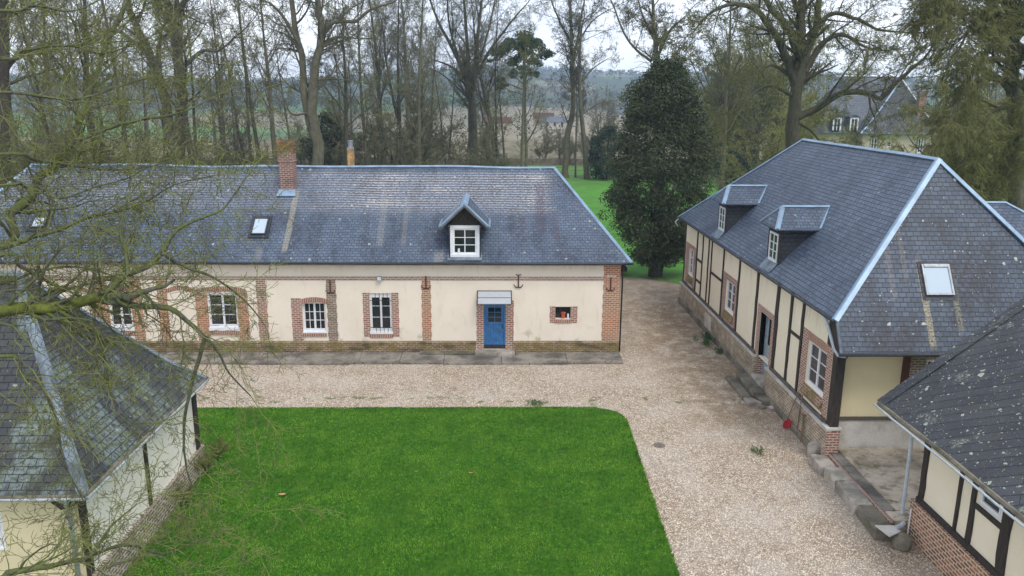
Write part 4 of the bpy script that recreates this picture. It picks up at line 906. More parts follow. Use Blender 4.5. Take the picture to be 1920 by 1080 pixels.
mb = MB(); roof_plane(mb, AF, WF, MWF, MF, 20, 4, 0); roof_plane(mb, MF, MWF, WP, AP, 20, 10, .02); mb.build('roof', 'slate_left', lb)
for pts, wd in (([AN, MN, AP], .135), ([AF, MF, AP], .08), ([AP+Vector((.05, 0, .0)), WP], .16)):
    q = []
    for a, b in zip(pts, pts[1:]): q += [Vector(a).lerp(Vector(b), k/5) for k in range(5)]
    q.append(Vector(pts[-1])); mb = MB(); strip(mb, q, wd, .05); mb.build('hip_cap', 'zinc_worn', lb)
mb = MB(); mb.poly([(WL, yn+.03, LE-.03), (lx-.03, yn+.03, LE-.03), (lx-.03, yf-.03, LE-.03), (WL, yf-.03, LE-.03)]); mb.build('soffit', 'timber', lb)
mb = MB(); mb.tube(rline((WL, yn-.04, LE-.04), (lx, yn-.04, LE-.04), 20, .02), .05, 6); mb.tube(rline((lx+.04, yn, LE-.04), (lx+.04, yf, LE-.04), 14, .02), .05, 6); mb.build('gutter', 'plumbing_grey', lb, smooth=True)
mb = MB(); mb.tube(rline((WL, yn-.03, LE+.01), (lx, yn-.03, LE+.01), 50, .05), .045, 6); mb.tube(rline((lx+.02, yn, LE+.01), (lx+.02, yf, LE+.01), 40, .05), .05, 6); mb.build('gutter_moss', 'stone_mossy', lb)
LX = -9.6
Ff = frame((0, 16.85, 0), (1, 0, 0), (0, 0, 1), (0, -1, 0))
mb = MB(Ff); wall_open(mb, WL, LX, .5, LE, [(-12.65, -11.52, 1.5, 2.5, .1)]); mb.build('wall', 'render_yellow', lb)['label'] = 'yellowish rendered front wall'
window(lb, Ff, -12.65, -11.52, 1.5, 2.5, .08, 2, 1, 1, fw=.07, sill=.05)
mb = MB(Ff); mb.prism([(WL, 0, 0), (WL, 0, .25), (WL, .48, .25), (WL, .56, .0)], (LX+.1-WL, 0, 0)); mb.build('plinth', 'render_yellow', lb)
mb = MB(); mb.M = frame((LX, 0, 0), (0, 1, 0), (0, 0, 1), (1, 0, 0)); wall_open(mb, 16.85, 23.95, .6, LE, []); mb.M = None; mb.poly([(LX, 23.95, 0), (WL, 23.95, 0), (WL, 23.95, LE), (LX, 23.95, LE)]); mb.build('wall', 'render_left', lb)
mb = MB(); mb.box(LX-.02, LX+.1, 16.8, 24.0, -.05, .86); mb.build('plinth', 'brick_left', lb)
beamx = lambda y, w_, z0=.86: beam(lb, LX, y, z0, LE, w_, -.06, 5)
for y, w_ in ((20.1, .16), (23.7, .3)):
    mb = MB(); rng = random.Random(3); mb.box(LX-.02, LX+.05, y-w_/2, y+w_/2, .862, LE); mb.build('timber_post', 'timber', lb, bevel=.01)
mb = MB(); mb.box(LX-.11, LX+.03, 16.80, 16.95, .5, LE); mb.build('timber_post', 'timber', lb, bevel=.02)
mb = MB(); mb.tube([(-9.75, 16.5, LE-.05), (-9.85, 16.6, LE-.3), (-9.86, 16.72, LE-.4), (-9.86, 16.72, .1)], .055, 8); mb.build('downpipe', 'plumbing_grey', lb, smooth=True)
mb = MB(); mb.tube([(-10.15, 16.55, LE-.1), (-9.95, 16.6, LE-.35), (-9.6, 16.7, LE-.25), (-9.5, 16.8, LE-.1)], .06, 6); mb.build('rafter_foot', 'timber', lb)
# ================================================================== SMALL THINGS IN THE COURT
def solo(mb, name, mat, loc, label, cat, group=None, **k):
    return tag(rebase(mb.build(name, mat, **k), loc), label, cat, group)
# terrace slab behind its kerb stones
mb = MB(); mb.box(11.2, 11.62, 19.75, 24.55, -.02, .435); mb.build
ter = thing('concrete_terrace', 'cracked mossy concrete terrace beside the plastered end wall', 'terrace', (13, 22, 0))
mb = MB(); mb.box(11.55, 19, 20.35, 24.54, -.02, .45); mb.build('slab', 'terrace', ter, bevel=.02)
mb = MB(); mb.box(11.20, 11.535, 20.35, 24.12, -.02, .44); mb.build('slab_edge', 'pavement', ter, bevel=.02)
mb = MB(); mb.box(11.22, 11.8, 19.80, 20.335, -.02, .43); mb.box(11.815, 19, 19.8, 20.335, -.02, .428); mb.build('slab_edge', 'terrace', ter, bevel=.02)
mb = MB(); mb.box(11.14, 11.19, 19.8, 24.12, -.02, .40); mb.build('brick_edging', 'brick', ter)
def rock(c, sx, sy, sz, seed, name, mat, label, cat, group=None, box=False, rz=0):
    import bmesh
    from mathutils import noise
    bm = bmesh.new()
    if box: bmesh.ops.create_cube(bm, size=2); bmesh.ops.subdivide_edges(bm, edges=bm.edges, cuts=4, use_grid_fill=True)
    else: bmesh.ops.create_icosphere(bm, subdivisions=3, radius=1)
    for v in bm.verts:
        n = noise.noise_vector(v.co*1.1+Vector((seed, 0, 0))); v.co += n*(.10 if box else .22)
        v.co = Vector((v.co.x*sx, v.co.y*sy, v.co.z*sz))
    me = bpy.data.meshes.new(name); bm.to_mesh(me); bm.free()
    me.materials.append(MAT[mat])
    if not box: me.polygons.foreach_set('use_smooth', [True]*len(me.polygons))
    o = bpy.data.objects.new(name, me); C.objects.link(o); o.location = c; o.rotation_euler.z = rz
    if box: b = o.modifiers.new('b', 'BEVEL'); b.width = .02; b.segments = 2
    return tag(o, label, cat, group)
for k, (y0, y1, x, h, lab) in enumerate(((23.3, 24.25, 10.83, .17, 'pale rounded kerb stone at the house end of the terrace edge'), (22.35, 23.25, 10.9, .2, 'reddish worn kerb stone second from the house end'), (20.85, 22.3, 10.88, .2, 'long grey kerb stone in the middle of the terrace edge'), (19.45, 20.8, 10.86, .18, 'cracked mossy kerb stone nearest the outbuilding'))):
    rock((x, (y0+y1)/2, h-.05), .27, (y1-y0)/2, .2, k*3.1, 'kerb_stone', ('stone', 'brick_grey', 'stone', 'stone_mossy')[k], lab, 'kerb stone', 'kerb stones along the terrace', box=True, rz=-.05)
rock((11.12, 19.1, .16), .26, .24, .26, 11, 'boulder', 'stone_mossy', 'rounded grey boulder at the foot of the near right outbuilding corner', 'boulder', rz=.3)
rock((10.95, 24.75, .22), .26, .3, .33, 17, 'guard_stone', 'stone', 'worn grey guard stone against the brick corner pier of the timbered house', 'guard stone')
mb = MB(); mb.prism([(10.55, 19.55, .40), (11.05, 19.5, .42), (11.1, 19.2, .42), (10.7, 19.0, .38)], (0, 0, .04)); solo(mb, 'drain_slab', 'plaster_white', (10.85, 19.3, .38), 'small pale slab under the white drain outlet by the boulder', 'slab', bevel=.01)
mb = MB(); mb.tube([(11.0, 19.30, .49), (11.2, 19.4, .50), (11.32, 19.5, .52)], .065, 10); solo(mb, 'drain_pipe', 'plumbing_grey', (11.2, 19.55, .5), 'short pale blue drain outlet pipe lying between terrace and boulder', 'drain pipe')
# worn stone steps below the doorway of the timbered house
st = thing('stone_steps', 'mossy broken stone steps below the doorway of the timbered house', 'steps', (10.4, 31, 0))
def slab(pts, z0, z1, mat, nm='step'):
    mb = MB(); mb.prism([(x, y, z0) for x, y in pts], (0, 0, z1-z0)); mb.build(nm, mat, st, bevel=.03)
slab([(10.02, 32.35), (10.02, 29.85), (10.38, 29.8), (10.42, 32.4)], -.02, .17, 'stone_mossy')
slab([(10.03, 29.83), (10.05, 29.25), (10.62, 29.28), (10.4, 29.8)], -.02, .16, 'stone')
slab([(10.45, 32.3), (10.45, 29.95), (10.95, 29.9), (10.98, 32.2)], -.02, .33, 'stone_mossy')
slab([(10.5, 29.9), (10.66, 29.3), (11.0, 29.3), (10.98, 29.88)], -.02, .22, 'stone_mossy')
mb = MB(); random.seed(2)
rock((10.55, 29.05, .05), .16, .12, .1, 3, 'rubble_stone', 'stone_mossy', 'loose flat stone fallen beside the near end of the steps', 'stone')
rock((10.9, 28.95, .05), .12, .14, .09, 5, 'rubble_stone', 'stone', 'small pale stone against the plinth by the steps', 'stone')
# shovel and stake leaning on the plinth
sh = thing('shovel', 'red-bladed shovel leaning against the brick plinth', 'shovel', (10.78, 27.1, 0))
mb = MB(); a, b = Vector((10.80, 27.05, .34)), Vector((11.0, 26.72, 1.6)); mb.tube([a, a.lerp(b, .5)+Vector((0, .01, 0)), b], [.018, .017, .016], 8); mb.build('handle', 'wood_handle', sh, smooth=True)
mb = MB(); cx_ = Vector((10.78, 27.09, .0)); up_ = (b-a).normalized(); sd_ = Vector((.9, -.25, 0)).normalized(); nr_ = up_.cross(sd_)
prof = ((.0, .03), (.05, .09), (.13, .135), (.24, .15), (.36, .15), (.40, .06), (.46, .024))
rows = []
for h_, w_ in prof: rows.append([mb.p(cx_+up_*h_+sd_*w_*s_-nr_*(.03*(s_*s_))) for s_ in (-1, -.5, 0, .5, 1)])
for q, r_ in zip(rows, rows[1:]):
    for j in range(4): mb.f.append([q[j], q[j+1], r_[j+1], r_[j]])
o = mb.build('blade', 'red_paint', sh, smooth=True); m_ = o.modifiers.new('t', 'SOLIDIFY'); m_.thickness = .006
mb = MB(); mb.tube([(11.0-.04, 26.45, 0), (10.97, 26.42, .8), (10.99, 26.38, 1.6)], [.022, .02, .02], 7); solo(mb, 'wooden_stake', 'wood_handle', (10.96, 26.45, 0), 'plain wooden stake leaning on the plinth right of the shovel', 'stake', smooth=True)
mb = MB(); mb.tube([(10.93, 25.95, 0), (10.94, 25.93, 1.0)], .035, 8); mb.box(10.86, 11.0, 25.85, 26.0, 1.0, 1.05); solo(mb, 'iron_post', 'wood_handle', (10.93, 25.95, 0), 'short post with a flat top standing against the plinth near the corner window', 'post')
# drain cover
mb = MB(); c0 = Vector((5.78, 25.66, .0)); mb.tube([c0, c0+Vector((0, 0, .012)), c0+Vector((0, 0, .018))], [.21, .21, .19], 20)
for k in range(-3, 4): mb.box(c0.x-.13, c0.x+.13, c0.y+k*.045-.01, c0.y+k*.055+.01, .018, .024)
solo(mb, 'drain_cover', 'manhole_iron', (5.78, 25.66, 0), 'round rusty iron drain cover set in the gravel', 'drain cover')
# fallen leaves on the lawn
for (px, py, s_, lab) in ((529, 929, .12, 'curled brown leaf on the left part of the lawn'), (883, 888, .07, 'small yellow leaf near the middle of the lawn'), (560, 820, .05, 'tiny pale leaf towards the far left of the lawn'), (780, 885, .05, 'tiny brown leaf left of the middle of the lawn')):
    Yq = 20.0
    for _ in range(30):
        p = at(px, py, Yq); Yq *= (CH-.07)/(CH-p.z)
    mb = MB(); pts = []
    for j in range(3):
        for i in range(5): u = (i-2)/2; v = (j-1); pts.append(mb.p((p.x+u*s_, p.y+v*s_*.5*(1-u*u*.7), .085+.25*s_*(v*v)+.15*s_*u*u)))
    for j in range(2):
        for i in range(4): mb.f.append([pts[j*5+i], pts[j*5+i+1], pts[(j+1)*5+i+1], pts[(j+1)*5+i]])
    o = solo(mb, 'fallen_leaf', 'dead_leaf', (p.x, p.y, .07), lab, 'leaf', 'fallen leaves on the lawn', smooth=True)
# dark car parked behind the long house
car = thing('parked_car', 'dark car parked behind the right end of the long house', 'car', (6.9, 53.2, 0))
cy0, cy1 = 52.4, 54.15
prof = [(4.75, .35), (4.72, .8), (4.85, 1.0), (5.35, 1.38), (6.0, 1.47), (6.9, 1.45), (7.6, 1.08), (7.9, .98), (8.75, .86), (8.98, .62), (9.0, .32)]
mb = MB(); A_ = [(x, cy0+.04*(z > 1), z) for x, z in prof]
n_ = len(prof)
rows = []
for yy, inset in ((cy0, 0), (cy0+.0, 0), (cy1, 0)): pass
def ring(y, sh_): return [mb.p((x if z < 1 else x+(7-x)*.0, y+(sh_ if z > 1.02 else 0), z)) for x, z in prof]
r0 = ring(cy0+.06, .16); r1 = ring(cy0+.3, .1); r2 = ring(cy1-.3, -.1); r3 = ring(cy1-.06, -.16)
for a, b in ((r0, r1), (r1, r2), (r2, r3)):
    for k in range(n_-1): mb.f.append([a[k], a[k+1], b[k+1], b[k]])
    mb.f.append([a[-1], a[0], b[0], b[-1]])
mb.f.append(r0[::-1]); mb.f.append(r3)
mb.build('body', 'car_paint', car, bevel=.05)
mb = MB(); mb.poly([(6.98, cy0+.35, 1.43), (6.98, cy1-.35, 1.43), (7.62, cy1-.25, 1.1), (7.62, cy0+.25, 1.1)]); mb.build('windscreen', 'glass_sky', car).location.z += .012
mb = MB(); mb.poly([(5.3, cy0+.14, 1.0), (7.5, cy0+.14, 1.02), (6.9, cy0+.185, 1.36), (5.6, cy0+.185, 1.36)]); mb.build('side_window', 'glass', car)
for x in (5.55, 8.15):
    for yy, s_ in ((cy0, 1), (cy1-.22, 1)):
        mb = MB(); mb.tube([(x, yy, .33), (x, yy+.22, .33)], .33, 20); wl = mb.build('wheel', 'rubber', car)
        mb = MB(); yb_ = yy-.012 if yy == cy0 else yy+.22
        mb.tube([(x, yb_, .33), (x, yb_+.012, .33)], .07, 10)
        for k in range(5): a = k*2*PI/5; mb.tube([(x, yb_, .33), (x+.2*math.cos(a), yb_, .33+.2*math.sin(a))], .03, 4)
        mb.tube([(x+.215*math.cos(k*PI/8), yb_, .33+.215*math.sin(k*PI/8)) for k in range(17)], .018, 4); mb.build('rim', 'alloy', wl)
for yy in (cy0+.12, cy1-.42): mb = MB(); mb.prism([(8.82, yy, .66), (8.97, yy, .64), (8.84, yy, .82), (8.66, yy, .86)], (0, .3, 0)); mb.build('headlight', 'lamp_lens', car)
# ================================================================== TREES
def seg_mesh(name, segs, mat, org, n=3):
    a = np.array(segs, dtype=np.float64)                 # x0 y0 z0 x1 y1 z1 r0 r1
    p0, p1, r0, r1 = a[:, :3], a[:, 3:6], a[:, 6], a[:, 7]
    t = p1-p0; t /= np.maximum(np.linalg.norm(t, axis=1), 1e-9)[:, None]
    ref = np.where(np.abs(t[:, 2:3]) < .9, np.array([[0, 0, 1.]]), np.array([[1., 0, 0]]))
    u = np.cross(t, ref); u /= np.linalg.norm(u, axis=1)[:, None]; w_ = np.cross(t, u)
    N = len(a); V = np.zeros((N, 2, n, 3))
    for j in range(n):
        c, s_ = math.cos(2*PI*j/n), math.sin(2*PI*j/n); o = u*c+w_*s_
        V[:, 0, j] = p0+o*r0[:, None]; V[:, 1, j] = p1+o*r1[:, None]
    V = V.reshape(-1, 3)-np.array(org)
    base = (np.arange(N)*2*n)[:, None, None]; q = np.array([[j, (j+1) % n, n+(j+1) % n, n+j] for j in range(n)])[None]
    F_ = (base+q).reshape(-1, 4)
    return quad_mesh(name, V, F_, mat, True)
def quad_mesh(name, V, F_, mat, smooth=False):
    me = bpy.data.meshes.new(name); me.vertices.add(len(V)); me.vertices.foreach_set('co', V.ravel().astype(np.float32))
    me.loops.add(F_.size); me.loops.foreach_set('vertex_index', F_.ravel().astype(np.int32)); me.polygons.add(len(F_)); me.polygons.foreach_set('loop_start', np.arange(0, F_.size, 4, dtype=np.int32))
    if smooth: me.polygons.foreach_set('use_smooth', np.ones(len(F_), dtype=bool))
    me.update(); me.materials.append(MAT[mat]); return me
def leaf_mesh(name, ctr, size, mat, org, rng, asp=.6):
    N = len(ctr); a = rng.normal(size=(N, 3)); a /= np.linalg.norm(a, axis=1)[:, None]; b = np.cross(a, rng.normal(size=(N, 3))); b /= np.maximum(np.linalg.norm(b, axis=1), 1e-6)[:, None]
    s_ = (size*rng.uniform(.6, 1.3, N))[:, None]; a = a*s_; b = b*s_*asp
    V = np.stack([ctr-a, ctr-b, ctr+a, ctr+b], 1).reshape(-1, 3)-np.array(org)
    return quad_mesh(name, V, np.arange(4*N).reshape(-1, 4), mat)
def link(me, name, parent):
    o = bpy.data.objects.new(name, me); C.objects.link(o); o.parent = parent; return o
def branch(rng, p, d, L_, r, lvl, sp, thick, segs, tips, rmin):
    ns = sp['n'][lvl]; wg = sp['w'][lvl]; tr = sp['t'][lvl]; sl = L_/ns; pts = [p.copy()]; dirs = [d.copy()]; rad = [r]
    r1 = max(r*sp['end'][lvl], rmin)
    for k in range(ns):
        d = d+Vector((rng.gauss(0, wg), rng.gauss(0, wg), rng.gauss(0, wg)+tr)); d.normalize(); p = p+d*sl
        pts.append(p.copy()); dirs.append(d.copy()); rad.append(r+(r1-r)*(k+1)/ns)
    if r > sp['thick']: thick.append((pts, rad))
    else:
        for a in range(ns): segs.append((*pts[a], *pts[a+1], rad[a], rad[a+1]))
    kids(rng, pts, dirs, rad, L_, lvl, sp, thick, segs, tips, rmin)
def kids(rng, pts, dirs, rad, L_, lvl, sp, thick, segs, tips, rmin, mult=1.0):
    if lvl+1 >= len(sp['n']): tips.append(pts[-1]); return
    nc = sp['c'][lvl]*mult; nc = int(nc) + (rng.random() < nc-int(nc)); ns = len(pts)-1
    for i in range(nc):
        t_ = sp['s'][lvl]+(1-sp['s'][lvl])*((i+rng.random())/max(nc, 1)); f = t_*ns; k = min(int(f), ns-1); f -= k
        q = pts[k].lerp(pts[k+1], f); dd = dirs[k+1]; ra = rad[k]+(rad[k+1]-rad[k])*f
        ax = dd.orthogonal().normalized(); ax.rotate(Matrix.Rotation(rng.uniform(0, 2*PI), 3, dd)); an = rng.uniform(*sp['a'][lvl])
        nd = dd.copy(); nd.rotate(Matrix.Rotation(an, 3, ax))
        l2 = L_*sp['l'][lvl]*(1-sp['sh'][lvl]*t_)*rng.uniform(.7, 1.2)
        branch(rng, q, nd, l2, max(min(ra*.75, ra*sp['r'][lvl]*rng.uniform(.8, 1.2)), rmin), lvl+1, sp, thick, segs, tips, rmin)
SP = {
 'forest': dict(n=(9, 6, 5, 4, 3), w=(.05, .14, .2, .25, .25), t=(.06, .10, .07, .05, .04), c=(16, 8, 7, 4.5), s=(.38, .2, .15, .1), a=((.45, .95), (.5, 1.0), (.5, 1.1), (.5, 1.1)), l=(.34, .5, .46, .5), sh=(.45, .35, .3, .3), r=(.42, .5, .5, .6), end=(.12, .2, .3, .4, .6), thick=.05),
 'vase': dict(n=(5, 8, 5, 4, 3), w=(.04, .09, .17, .22, .25), t=(.03, .07, .07, .05, .03), c=(8, 9, 6, 5), s=(.6, .2, .15, .1), a=((.18, .6), (.35, .75), (.45, .9), (.5, 1.0)), l=(1.25, .34, .46, .5), sh=(.2, .35, .3, .3), r=(.5, .42, .5, .6), end=(.5, .12, .3, .4, .6), thick=.05),
 'pole': dict(n=(10, 5, 4, 3), w=(.035, .15, .22, .25), t=(.05, .12, .06, .04), c=(28, 7, 6), s=(.25, .2, .15), a=((.5, 1.0), (.5, 1.0), (.5, 1.1)), l=(.17, .5, .5), sh=(.5, .35, .3), r=(.3, .5, .55), end=(.1, .25, .4, .6), thick=.05),
 'bush': dict(n=(4, 6, 5, 4, 3), w=(.1, .14, .2, .25, .3), t=(.02, .05, .0, -.02, -.03), c=(12, 8, 7, 6), s=(.15, .2, .15, .1), a=((.3, 1.2), (.4, 1.0), (.5, 1.1), (.5, 1.2)), l=(1.15, .42, .5, .5), sh=(.3, .35, .3, .3), r=(.5, .45, .5, .6), end=(.6, .15, .3, .4, .6), thick=.05),
 'droop': dict(n=(4, 6, 5, 5, 4), w=(.1, .1, .1, .1, .1), t=(.02, -.03, -.06, -.07, -.08), c=(12, 8, 7, 6), s=(.15, .1, .1, .1), a=((.3, 1.0), (.3, .9), (.3, .8), (.3, .8)), l=(1.15, .5, .55, .55), sh=(.3, .3, .3, .3), r=(.5, .45, .5, .6), end=(.6, .15, .3, .4, .6), thick=.05),
 'limb': dict(n=(6, 5, 5, 4, 3), w=(.1, .16, .22, .26, .28), t=(.03, .05, .03, .0, -.01), c=(9, 7, 6, 5), s=(.15, .15, .15, .1), a=((.5, 1.1), (.5, 1.1), (.5, 1.2), (.5, 1.2)), l=(.4, .5, .5, .5), sh=(.35, .35, .3, .3), r=(.4, .45, .5, .6), end=(.15, .2, .3, .4, .6), thick=.05),
}
def thick_mesh(name, thick, mat, org):
    mb = MB()
    for pts, rad in thick: mb.tube(pts, rad, 8 if max(rad) > .25 else 6, cap=False)
    me = bpy.data.meshes.new(name); V = np.array(mb.v)-np.array(org); return quad_mesh(name, V, np.array(mb.f), mat, True)
def make_variant(seed, kind, H, r, rmin, twig='twig_wood', wood='bark_wood', buds=None):
    rng = random.Random(seed); thick, segs, tips = [], [], []
    branch(rng, Vector((0, 0, -.2)), Vector((rng.gauss(0, .03), rng.gauss(0, .03), 1)).normalized(), H, r, 0, SP[kind], thick, segs, tips, rmin)
    th = thick_mesh('trunk', thick, wood, (0, 0, 0)); sg = seg_mesh('crown', segs, twig, (0, 0, 0)); bd = None
    if buds:
        nr = np.random.default_rng(seed); s_ = np.array(segs); k = nr.integers(0, len(s_), buds[0]); f = nr.random((buds[0], 1)); c = s_[k, :3]*(1-f)+s_[k, 3:6]*f+nr.normal(0, .04, (buds[0], 3))
        bd = leaf_mesh('buds', c, buds[1], buds[2], (0, 0, 0), nr)
    return th, sg, bd
def plant(var, name, x, y, z, rot, sc, label, cat='tree', group=None):
    t_ = thing(name, label, cat, (x, y, z), group); t_.rotation_euler.z = rot; t_.scale = (sc, sc, sc)
    link(var[0], 'trunk', t_); link(var[1], 'crown', t_)
    if var[2]: link(var[2], 'catkins', t_)
    return t_
def gx(px, Y):
    py = 300.0
    for _ in range(6): p = at(px, py, Y); py += p.z*CF/Y*.95
    return p.x
def manual(name, label, Y, limbs, sp='limb', rmin=.014, twig='twig_wood', wood='bark_wood', mult=1.0, klen=6.0, seed=1, buds=None, base=None, cat='tree', lvl=0, group=None, moss_idx=()):
    rng = random.Random(seed); thick, segs, tips, mossy = [], [], [], []; b = base if base else (gx(limbs[0][0][0][0], Y), Y, 0)
    extra = []
    for li, lm in enumerate(limbs):
        px, r0, r1 = lm[0], lm[1], lm[2]; Y0 = lm[3] if len(lm) > 3 else Y; Y1 = lm[4] if len(lm) > 4 else Y0+rng.uniform(-1, 1)*(.05*Y if li else 0)
        n = len(px); P_ = []
        for k, q in enumerate(px):
            if len(q) == 3: P_.append(Vector(q)); continue
            P_.append(at(q[0], q[1], Y0+(Y1-Y0)*k/max(1, n-1)))
        if li == 0 and not base: P_[0] = Vector((b[0], b[1], -.2))
        # smooth (Catmull-Rom) with a little wander
        pts = []
        for k in range(n-1):
            a, b_, c, d = P_[max(k-1, 0)], P_[k], P_[k+1], P_[min(k+2, n-1)]
            for j in range(4):
                t_ = j/4; pts.append(.5*((2*b_)+(c-a)*t_+(2*a-5*b_+4*c-d)*t_*t_+(3*b_-a-3*c+d)*t_**3))
        pts.append(P_[-1]); m_ = len(pts)
        rad = [r0+(r1-r0)*k/(m_-1) for k in range(m_)]
        if li == 0 and not base: rad[0] *= 1.35
        for k in range(1, m_-1): pts[k] = pts[k]+Vector((rng.gauss(0, 1), rng.gauss(0, 1), rng.gauss(0, 1)))*rad[k]*.12
        dirs = [(pts[min(k+1, m_-1)]-pts[max(k-1, 0)]).normalized() for k in range(m_)]
        (mossy if li in moss_idx else thick).append((pts, rad))
        Lt = sum((pts[k+1]-pts[k]).length for k in range(m_-1)); d_ = dict(SP[sp]); c = list(d_['c']); l = list(d_['l'])
        c[lvl] = max(3, Lt*mult); l[lvl] = klen/max(Lt, .1); d_['c'] = c; d_['l'] = l
        if li == 0 and not base: s0_ = list(d_['s']); s0_[lvl] = .45; d_['s'] = s0_
        kids(rng, pts, dirs, rad, Lt, lvl, d_, thick, segs, tips, rmin)
        # the limb runs on into twigs
        if r1 > rmin*1.5:
            q = pts[-1]; dd = dirs[-1]; branch(rng, q, dd, klen*.8, r1, lvl+1, SP[sp], thick, segs, tips, rmin)
    t_ = thing(name, label, cat, b, group)
    link(thick_mesh('trunk', thick, wood, b), 'trunk', t_); link(seg_mesh('crown', segs, twig, b), 'crown', t_)
    if mossy: link(thick_mesh('mossy_limb', mossy, 'bark_mossy', b), 'mossy_limb', t_)
    if buds:
        nr = np.random.default_rng(seed); s_ = np.array(segs); k = nr.integers(0, len(s_), buds[0]); f = nr.random((buds[0], 1)); c = s_[k, :3]*(1-f)+s_[k, 3:6]*f+nr.normal(0, buds[1]*.7, (buds[0], 3))
        link(leaf_mesh('catkins', c, buds[1], buds[2], b, nr), 'catkins', t_)
    print('tree', name, len(segs), len(thick))
    return t_
# ---- the wood behind the long house: trees one can tell apart
manual('forked_oak', 'big pale-barked forked tree behind the brick chimney of the long house', 70,
 [([(598, 330), (594, 270), (584, 200), (592, 120), (602, 60), (592, -20)], .56, .22), ([(590, 262), (573, 190), (566, 110), (553, 50), (543, -30)], .36, .2), ([(598, 75), (625, 42), (665, 40), (695, 18), (735, 5)], .24, .08), ([(600, 90), (630, 70), (665, 72)], .2, .07), ([(560, 80), (530, 30), (505, 5)], .18, .08), ([(588, 150), (622, 148), (650, 150)], .13, .05), ([(580, 210), (548, 215), (535, 190)], .12, .04)],
 mult=.75, klen=5.0, wood='bark_pale', seed=3, rmin=.011)
manual('twin_trunk_tree', 'two-trunked leaning tree behind the left half of the long roof', 72,
 [([(334, 330), (339, 240), (340, 180), (334, 110), (325, 50), (316, 15), (302, -30)], .62, .3), ([(326, 280), (310, 187), (287, 120), (263, 67), (243, 20), (236, -30)], .48, .26), ([(322, 30), (345, 5), (358, -25)], .3, .2), ([(345, 125), (380, 95), (410, 95), (440, 70)], .2, .07), ([(300, 150), (300, 70), (310, 45)], .16, .07), ([(275, 95), (225, 60), (200, 50)], .2, .06)],
 mult=.6, klen=5.5, seed=5, twig='twig_olive')
manual('edge_tree', 'dark thick trunk at the left edge of the photo', 42, [([(10, 400), (8, 300), (8, 150), (4, 0), (2, -80)], .33, .24), ([(10, 120), (60, 92), (130, 85), (175, 90)], .12, .03), ([(8, 180), (-60, 100), (-100, 20)], .16, .06)], mult=.6, klen=4.5, seed=6, wood='bark_dark', twig='twig_olive')
manual('fan_tree', 'tall bare tree with a fan of straight stems, behind the gabled dormer', 115,
 [([(890, 310), (886, 240), (884, 190), (877, 152)], .72, .5), ([(877, 155), (853, 100), (822, 40), (795, -30)], .34, .1), ([(879, 150), (876, 80), (868, -20)], .34, .14), ([(886, 170), (894, 90), (905, -20)], .36, .14), ([(889, 150), (915, 100), (955, 45), (990, 5)], .26, .06), ([(872, 145), (840, 122), (800, 108)], .22, .05), ([(884, 165), (915, 60), (930, -10)], .24, .08), ([(876, 150), (845, 60), (838, -15)], .22, .08), ([(884, 190), (830, 140), (780, 120)], .14, .05)],
 sp='limb', mult=.7, klen=6.5, seed=8, rmin=.011)
manual('tall_bare_tree', 'tallest bare tree of the park lawn left of the dark evergreen', 119,
 [([(1060, 332), (1064, 255), (1075, 200), (1072, 130), (1071, 60), (1066, -25)], .5, .16), ([(1073, 130), (1085, 60), (1100, -20)], .24, .08), ([(1071, 80), (1045, 30), (1030, -10)], .2, .07), ([(1072, 100), (1110, 40), (1150, 15)], .17, .05), ([(1064, 230), (1050, 190)], .12, .04)],
 mult=.9, klen=5, seed=11, rmin=.011)
manual('slim_bare_tree', 'slimmer pale bare tree just right of the tall slim one on the park lawn', 117,
 [([(1101, 322), (1094, 250), (1087, 180), (1087, 100), (1092, 45)], .42, .1), ([(1088, 160), (1110, 130), (1140, 110)], .14, .05), ([(1092, 215), (1120, 195), (1150, 190)], .11, .04), ([(1087, 130), (1065, 80)], .12, .05)], mult=.7, klen=4.5, seed=12, wood='bark_pale')
manual('young_tree', 'thin straight young tree between the two bare trees of the park lawn', 120, [([(1079, 332), (1080, 260), (1082, 190), (1080, 140)], .16, .05)], mult=1.2, klen=3, seed=13)
manual('bare_crown_tree', 'bare tree whose crown rises behind the dark evergreen', 75,
 [([(1236, 420), (1234, 250), (1232, 150), (1230, 90), (1226, 40), (1222, -30)], .42, .1), ([(1222, 115), (1195, 95), (1170, 62), (1152, 15), (1140, -10)], .14, .05), ([(1232, 110), (1255, 60), (1285, 30)], .16, .05), ([(1230, 80), (1205, 30), (1195, -10)], .14, .05), ([(1233, 130), (1262, 110), (1275, 85)], .1, .04)], mult=.9, klen=3.2, seed=14)
manual('spreading_oak', 'huge spreading tree with crooked limbs behind the timbered house', 62,
 [([(1484, 330), (1486, 270), (1490, 200), (1499, 130), (1501, 60), (1506, -30)], .62, .32), ([(1492, 165), (1466, 90), (1440, 45), (1410, 14), (1370, 8), (1330, 26), (1300, 60)], .32, .05, 62, 57), ([(1500, 120), (1480, 60), (1445, 15), (1425, -20)], .3, .14), ([(1503, 120), (1528, 60), (1538, -20)], .34, .2), ([(1512, 70), (1556, 27), (1600, 33), (1645, 55), (1690, 60)], .22, .06), ([(1500, 150), (1540, 84), (1580, 65), (1620, 88), (1665, 95)], .26, .06, 62, 66), ([(1490, 222), (1528, 205), (1578, 174), (1620, 174), (1652, 184), (1680, 155), (1715, 125)], .3, .12, 62, 60), ([(1630, 176), (1632, 200), (1640, 220)], .1, .05, 60.5, 60), ([(1478, 140), (1450, 122), (1430, 130)], .16, .05), ([(1495, 230), (1520, 245), (1540, 270)], .12, .05), ([(1488, 180), (1440, 160), (1400, 190), (1370, 240)], .18, .05, 62, 58)],
 mult=1.05, klen=4.6, seed=16, wood='bark_oak', twig='twig_olive', rmin=.012, buds=(7000, .045, 'bud_leaf'))
